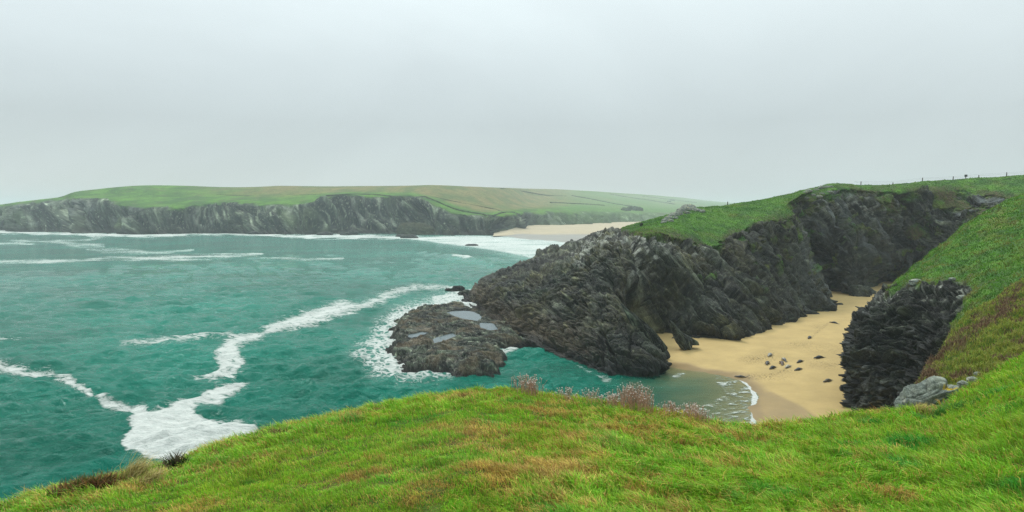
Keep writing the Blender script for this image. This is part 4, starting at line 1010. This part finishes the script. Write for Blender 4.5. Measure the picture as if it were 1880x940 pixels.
def tube_np(path, rad_, n=5):
    path = np.array(path, float); m = len(path); t_ = np.gradient(path, axis=0); t_ /= np.linalg.norm(t_, axis=-1, keepdims=True)
    a = np.cross(t_, (0.01, .3, 1)); a /= np.linalg.norm(a, axis=-1, keepdims=True); b = np.cross(t_, a)
    ph = np.linspace(0, 2 * math.pi, n, endpoint=False); rad_ = np.broadcast_to(rad_, (m,))
    A = path[:, None] + (a[:, None] * np.cos(ph)[None, :, None] + b[:, None] * np.sin(ph)[None, :, None]) * rad_[:, None, None]
    return A.reshape(-1, 3), grid_faces(m, n, True)
for dz in (-.08, -.5):
    pth = [tops[0] + (-2.2, 0, -.1)]
    for a, b in zip(tops[:-1], tops[1:]):
        for k in range(6):
            t = k / 6; pth.append(a * (1 - t) + b * t + np.array((0, 0, dz - .35 * t * (1 - t))))
    pth.append(tops[-1] + (0, 0, dz))
    co, fc = tube_np(pth, .016); child(mesh_np('wire', co, fc, M_wire, cols=np.tile((.16, .16, .16), (len(co), 1))), fence)
g = mid_top(1771); sg = empty('warning_sign', tuple(g)); tag(sg, 'small dark square sign on a post beside the skyline fence', 'sign')
co, fc = box_np(-.07, .07, -.07, .07, -.5, 1.15); mesh_np('post', co, fc, M_wood, parent=sg, cols=np.tile((.08, .07, .06), (8, 1)), smooth=False)
co, fc = box_np(-.47, .47, -.12, -.072, .62, 1.32); mesh_np('board', co, fc, M_wood, parent=sg, cols=np.tile((.045, .05, .05), (8, 1)), smooth=False)
g = mid_top(1333); co, fc = box_np(-.1, .1, -.1, .1, -.4, .9)
tag(mesh_np('marker_post', co, fc, M_wood, cols=np.tile((.08, .07, .06), (8, 1)), smooth=False, loc=tuple(g)), 'lone short post on the skyline right of the stony outcrop', 'post')

# ================================================================== SEALS
def make_seal(head, tail, pat, lab, bend=0.0, fat=1.0, roll=0.0, lift=0.0, lmin=1.35, lmax=2.35):
    """one continuous body: head, neck, trunk, hind flippers; fore flippers and eyes are parts"""
    h = P(*head, z=1.4); h = P(*head, z=max(.1, sand_at(h[0], h[1]))); t = P(*tail, z=h[2]); c = (h + t) / 2; dv = h - t; L_ = float(np.clip(np.hypot(dv[0], dv[1]), lmin, lmax))
    ang_ = math.atan2(dv[1], dv[0]); c[2] = sand_at(c[0], c[1])
    root = empty('seal', (c[0], c[1], c[2]), ang_)
    tag(root, lab, 'seal', 'seals lying on the cove sand')
    s_ = np.array([0, .02, .06, .11, .17, .23, .30, .38, .47, .56, .65, .74, .82, .88, .93, .97, 1.0])
    w_ = np.array([.012, .035, .052, .062, .066, .078, .105, .128, .138, .132, .115, .092, .066, .050, .046, .058, .02]) * 1.0
    hh = np.array([.012, .032, .050, .060, .060, .070, .092, .112, .122, .116, .100, .078, .052, .034, .022, .016, .006])
    zc = hh * .92 + np.array([.012, .012, .016, .018, .014, .006] + [0] * 11) + np.array([0] * 13 + [.004, .012, .02, .026]) * (1 + lift * 6)
    n = 18; ph = np.linspace(0, 2 * math.pi, n, endpoint=False)
    xs_ = (.5 - s_) * L_; yc = bend * L_ * ((s_ - .45) ** 2 * 2.2)
    fl = np.where(s_ > .9, 1, 0)
    A = np.zeros((len(s_), n, 3))
    for i_ in range(len(s_)):
        wy = w_[i_] * fat * L_; wz = hh[i_] * fat * L_
        yy = np.cos(ph) * wy; zz = np.sin(ph) * wz
        zz = np.where(zz < 0, zz * .85, zz)
        notch = np.abs(np.cos(ph)) if s_[i_] > .94 else 1.0        # hind flippers part from each other
        A[i_, :, 0] = xs_[i_] - (fl[i_] * .02 * L_ * (np.abs(np.cos(ph)) - .5) if s_[i_] > .94 else 0)
        A[i_, :, 1] = yc[i_] + yy * (1.35 if s_[i_] > .94 else 1); A[i_, :, 2] = zc[i_] * L_ * fat + zz * (notch if np.ndim(notch) else 1)
    A = pchip(A, [3] * (len(s_) - 1)); A[..., 2] += .0
    X, Y, Z = A[..., 0], A[..., 1], A[..., 2]; q = fbm(X / .35 + c[0], Y / .35 + c[1], Z / .25, 3, 901)
    base, patch_, amt, back = pat
    side = Z / (Z.max() + 1e-6)
    col = mixc(base, patch_, np.clip(sstep(.15 - amt, .35 - amt, q) * (1 if back is None else np.clip(sstep(back[0], back[0] + .1, .5 - X / L_) * sstep(back[1] + .1, back[1], .5 - X / L_), 0, 1)), 0, 1))
    col = col * (.85 + .3 * (fbm(X / .07, Y / .07, Z / .07, 2, 902)[..., None] + .5))
    body = mesh_np('body', A.reshape(-1, 3), grid_faces(A.shape[0], n, True), M_seal, cols=col.reshape(-1, 3), parent=root)
    def lobe(name, ctr, sz, rot, cc):
        th = np.linspace(0, math.pi, 9); p2_ = np.linspace(0, 2 * math.pi, 12, endpoint=False)
        B = np.stack([np.cos(th)[:, None] + 0 * p2_[None], np.sin(th)[:, None] * np.cos(p2_)[None] * (1.0 + .25 * np.cos(th)[:, None]), np.sin(th)[:, None] * np.sin(p2_)[None]], -1) * np.array(sz)
        ca, sa = math.cos(rot), math.sin(rot); B = np.stack([B[..., 0] * ca - B[..., 1] * sa, B[..., 0] * sa + B[..., 1] * ca, B[..., 2]], -1) + np.array(ctr)
        mesh_np(name, B.reshape(-1, 3), grid_faces(9, 12, True), M_seal, cols=np.tile(cc, (108, 1)), parent=root)
    dk = np.array(base) * .6
    yb = lambda s: bend * L_ * ((s - .45) ** 2 * 2.2)
    for sg_ in (-1, 1):
        lobe('fore_flipper', ((.5 - .37) * L_, yb(.34) + sg_ * .135 * fat * L_, .025 * L_), (.085 * L_, .032 * L_, .014 * L_), sg_ * 2.5, dk)
        lobe('hind_flipper', ((.5 - .985) * L_, yb(.98) + sg_ * .045 * fat * L_, (.03 + lift * .12) * L_), (.07 * L_, .034 * L_, .010 * L_), -sg_ * .45 + math.pi, dk)
        lobe('eye', ((.5 - .055) * L_, yb(.05) + sg_ * .040 * fat * L_, .085 * fat * L_), (.007 * L_,) * 3, 0, (.004, .004, .004))
    root.rotation_euler = (roll, 0, ang_); root.scale = (1.0, .84, .80)
    return root
DK, BK, GY, WH, BR, TN = (.028, .027, .025), (.012, .013, .013), (.16, .155, .14), (.30, .28, .22), (.055, .028, .018), (.11, .09, .055)
SE = [((1409, 659.5), (1418, 654.5), (GY, WH, .15, None), 'small pale grey seal, topmost of the close cluster on the left', .05, 1.15, {}),
      ((1405.5, 673.5), (1412, 666.5), (DK, WH, .0, (.25, .6)), 'grey and white seal lying at the left edge of the cluster', .12, 1.15, {}),
      ((1410, 680), (1427, 674.8), (BK, GY, .1, (.45, .9)), 'dark seal with a grey rump, lowest left of the cluster', .1, 1.0, {}),
      ((1433.5, 659), (1445.5, 667), (DK, WH, .25, (.1, .6)), 'cream backed seal with a dark tail, lying above the brown one', .0, 1.1, {}),
      ((1432, 666.5), (1439, 673.5), (BR, (.09, .06, .045), .0, None), 'reddish brown seal in the middle of the cluster', .15, 1.15, {}),
      ((1439.5, 679), (1453.5, 673.5), (WH, GY, -.05, (.1, .5)), 'almost white seal, palest on the beach', .0, 1.0, {}),
      ((1461.5, 668.5), (1476, 664.2), (BK, DK, .1, None), 'small black seal right of the cream backed one', .05, .95, {}),
      ((1455.5, 683.5), (1477.5, 679), (DK, WH, .1, (.45, .75)), 'dark seal with a white patch on its flank, lowest right of the cluster', .0, .95, {}),
      ((1490.5, 660.8), (1517, 658), (BK, BK, 0, None), 'big all black seal lying apart on the right', .05, 1.0, dict(lmax=2.5)),
      ((1506.5, 705), (1533, 699), (TN, DK, .1, None), 'mottled brown seal alone near the black cliff, nearest the camera', .0, 1.0, {}),
      ((1481, 624.5), (1492, 618), (DK, GY, .15, (.3, .9)), 'grey seal at the lower end of a drag track in the sand', .0, 1.05, {}),
      ((1521.5, 591), (1542.5, 594.5), (BK, GY, -.1, (.3, .7)), 'dark seal farthest up the beach', .12, .9, {}),
      ((1348, 691.5), (1373, 693.5), (DK, TN, -.05, None), 'dark seal with raised tail flippers where the foam meets the sand', -.1, .95, dict(lift=1.0, lmax=2.4))]
for hd, tl, pat, lab, bend, fat, kw in SE:
    make_seal(hd, tl, pat, lab, bend, fat, **kw)

# ================================================================== PLANTS on the brow
def fg_point(u, over_):
    a = math.atan((u - 940) / FPX / (cp - .2 * sp)); D_ = float(np.interp(a, E[:, 0], E[:, 1])) + over_
    x, y = D_ * math.sin(a), D_ * math.cos(a); z, _, _ = fg_z(np.array([x]), np.array([y])); return np.array([x, y, float(z[0])])
octa = np.array([(1, 0, 0), (0, 1, 0), (-1, 0, 0), (0, -1, 0), (0, 0, 1), (0, 0, -1)], float)
octf = np.array([(0, 1, 4), (1, 2, 4), (2, 3, 4), (3, 0, 4), (1, 0, 5), (2, 1, 5), (3, 2, 5), (0, 3, 5)])
def thrift(u0_, u1_, n, h, lab, over=(-.35, .5), hv=.35, red=.5):
    c0 = fg_point((u0_ + u1_) / 2, .1); root = empty('thrift_plant', tuple(c0)); tag(root, lab, 'plant', 'dried sea thrift on the brow of the cliff')
    sc_, sf_, hc_, hf_, scol, hcol = [], [], [], [], [], []; ns = nh = 0
    for k in range(int(n * 1.25)):
        u = random.triangular(u0_, u1_, (u0_ + u1_) / 2); b = fg_point(u, random.uniform(*over))
        L_ = 1.15 * h * random.uniform(1 - hv, 1 + hv * .6) * (1 - .35 * abs((u - (u0_ + u1_) / 2) / ((u1_ - u0_) / 2 + 1)) ** 2)
        lx, ly = random.gauss(.0, .16), random.gauss(0, .12)
        pth = [b + np.array((lx * t * t * L_, ly * t * t * L_, t * L_ - .02)) for t in (0, .35, .7, 1)]
        co, fc = tube_np(pth, .0028, 3); sc_.append(co); sf_.append(fc + ns); ns += len(co)
        cc = np.array((.42, .25, .17)) * random.uniform(.6, 1.4); scol.append(np.tile(cc, (len(co), 1)))
        rd = random.uniform(.008, .012)
        for q_ in range(2):
            rot = rng.normal(0, 1, 3) * .3
            co = (octa * (rd, rd, rd * .75)) + pth[-1] + np.array((rng.normal(0, .003), rng.normal(0, .003), 0)) 
            if q_: co = (octa[:, [1, 2, 0]] @ np.array([[.7, -.7, 0], [.7, .7, 0], [0, 0, 1]])) * (rd, rd, rd * .7) + pth[-1]
            hc_.append(co); hf_.append(octf + nh); nh += 6
            hcol.append(np.tile(np.array(random.choice(((.52, .43, .38), (.42, .31, .25), (.62, .55, .49), (.32, .21, .15)))) * random.uniform(.8, 1.1), (6, 1)))
    a = mesh_np('stems', np.concatenate(sc_), np.concatenate(sf_), M_plant, cols=np.concatenate(scol)); child(a, root); a['kind'] = 'stuff'
    a = mesh_np('flower_heads', np.concatenate(hc_), np.concatenate(hf_), M_plant, cols=np.concatenate(hcol), smooth=False); child(a, root); a['kind'] = 'stuff'
for u0_, u1_, n, h, lab in ((938, 1008, 110, .22, 'leftmost large clump of dried thrift, on the hump of the grass'), (1015, 1068, 42, .14, 'low sparse thrift just right of the hump'),
                            (1064, 1112, 36, .17, 'thin thrift tuft between the low sparse one and the tallest clump'), (1100, 1150, 50, .17, 'thrift merging into the left side of the tallest clump'),
                            (1130, 1208, 170, .28, 'tallest and densest clump of dried thrift, against the green water'), (1205, 1262, 60, .17, 'thrift clump on the left side of the rightmost group'), (1240, 1312, 90, .20, 'rightmost thrift clump, against the white swash')):
    thrift(u0_, u1_, n, h, lab)
# scruffy plants along the left brow
def tuft_plant(name, u, over_, n, h, spread, cols, lab, cat, lean=.6, wd_=.006, leaf=False):
    c0 = fg_point(u, over_); bs = c0 + np.stack([rng.normal(0, spread, n), rng.normal(0, spread, n), np.zeros(n)], -1)
    z, _, _ = fg_z(bs[:, 0], bs[:, 1]); bs[:, 2] = z - .01
    o = blades(name, bs - c0, h * rng.uniform(.5, 1.15, n), np.full(n, wd_) * rng.uniform(.6, 1.3, n), rng.uniform(0, 6.28, n) if leaf else R(20) + rng.normal(0, .6, n), np.clip(rng.normal(lean, .2, n), .02, .95), np.array(cols)[rng.integers(0, len(cols), n)] * rng.uniform(.7, 1.3, (n, 1)), lab, mat=M_plant)
    o.location = tuple(c0); o['category'] = cat
    if name != 'seed_stalks': del o['kind']
    return o
STRAW = [(.55, .45, .20), (.36, .28, .11), (.25, .25, .06)]
RUST = [(.14, .06, .03), (.06, .08, .016), (.20, .11, .035)]
tuft_plant('dry_grass_tuft', 236, -.25, 460, 0.35, .055, STRAW, 'tall straw coloured grass tuft on the left brow', 'grass tuft')
tuft_plant('dry_grass_tuft', 262, -.7, 300, 0.22, .05, STRAW, 'shorter dry grass tuft right of the tall one', 'grass tuft')
tuft_plant('bramble_plant', 185, -.25, 420, 0.19, .06, RUST, 'reddish scrubby plant nearest the tall dry grass tuft', 'plant', .5, .013, True)
tuft_plant('bramble_plant', 155, -.25, 420, 0.20, .065, RUST, 'middle one of three brown scrubby plants on the left brow', 'plant', .5, .014, True)
tuft_plant('bramble_plant', 120, -.25, 360, 0.17, .06, RUST, 'brown scrubby plant farthest left on the brow', 'plant', .5, .013, True)
tuft_plant('leafy_plant', 315, -.25, 260, 0.22, .05, [(.03, .035, .015), (.07, .05, .03), (.04, .07, .02)], 'small dark leafy plant against the big white foam patch', 'plant', .45, .012, True)
tuft_plant('reddish_plant', 690, -.25, 260, 0.10, .045, [(.26, .12, .06), (.18, .13, .035)], 'low reddish plant on the brow left of the hump', 'plant', .5, .008, True)
tuft_plant('reddish_plant', 850, -.25, 260, 0.09, .06, [(.26, .13, .06), (.2, .15, .04)], 'low reddish plant at the left foot of the hump', 'plant', .5, .008, True)
tuft_plant('leafy_plant', 500, -.25, 300, 0.14, .06, [(.10, .06, .02), (.09, .11, .02), (.2, .15, .06)], 'brown green weed on the brow right of the foam patch', 'plant', .5, .009, True)
for u, lab, s_ in ((1290, 'fine seed stalks just right of the last thrift', .16), (1545, 'sparse seed stalks in front of the black rock', .2), (1460, 'lone stalks against the bare sand', .12), (400, 'thin stalks at the right edge of the foam patch', .17), (820, 'seed stalks left of the hump', .08)):
    tuft_plant('seed_stalks', u, .0, 46, s_, .35, [(.28, .17, .08), (.35, .25, .13)], lab, 'plant', .2, .004)
tuft_plant('rush_tuft', 1745, -2.5, 520, .22, .11, [(.035, .13, .012), (.06, .17, .02)], 'dark green coarse grass tuft below the boulder', 'grass tuft', .6, .008)
tuft_plant('dry_grass_tuft', 1690, -.4, 420, .20, .07, [(.36, .27, .09), (.24, .26, .05)], 'dry yellow grass tuft in front of the boulder', 'grass tuft', .6, .008)

# ================================================================== HAZE
co, fc = box_np(-3200, 3200, -300, 5600, -64, 84)
hm = bpy.data.materials.new('haze_air'); hm.use_nodes = True; t = hm.node_tree; t.nodes.clear()
ho = N(t, 'ShaderNodeOutputMaterial'); hv = N(t, 'ShaderNodeVolumePrincipled'); hv.inputs['Density'].default_value = .00022
hv.inputs['Color'].default_value = (.80, .88, .91, 1); hv.inputs['Anisotropy'].default_value = 0.0
t.links.new(hv.outputs[0], ho.inputs['Volume'])
hz_o = mesh_np('haze', co, fc, hm, smooth=False); tag(hz_o, 'thin sea mist over the bay', kind='stuff')
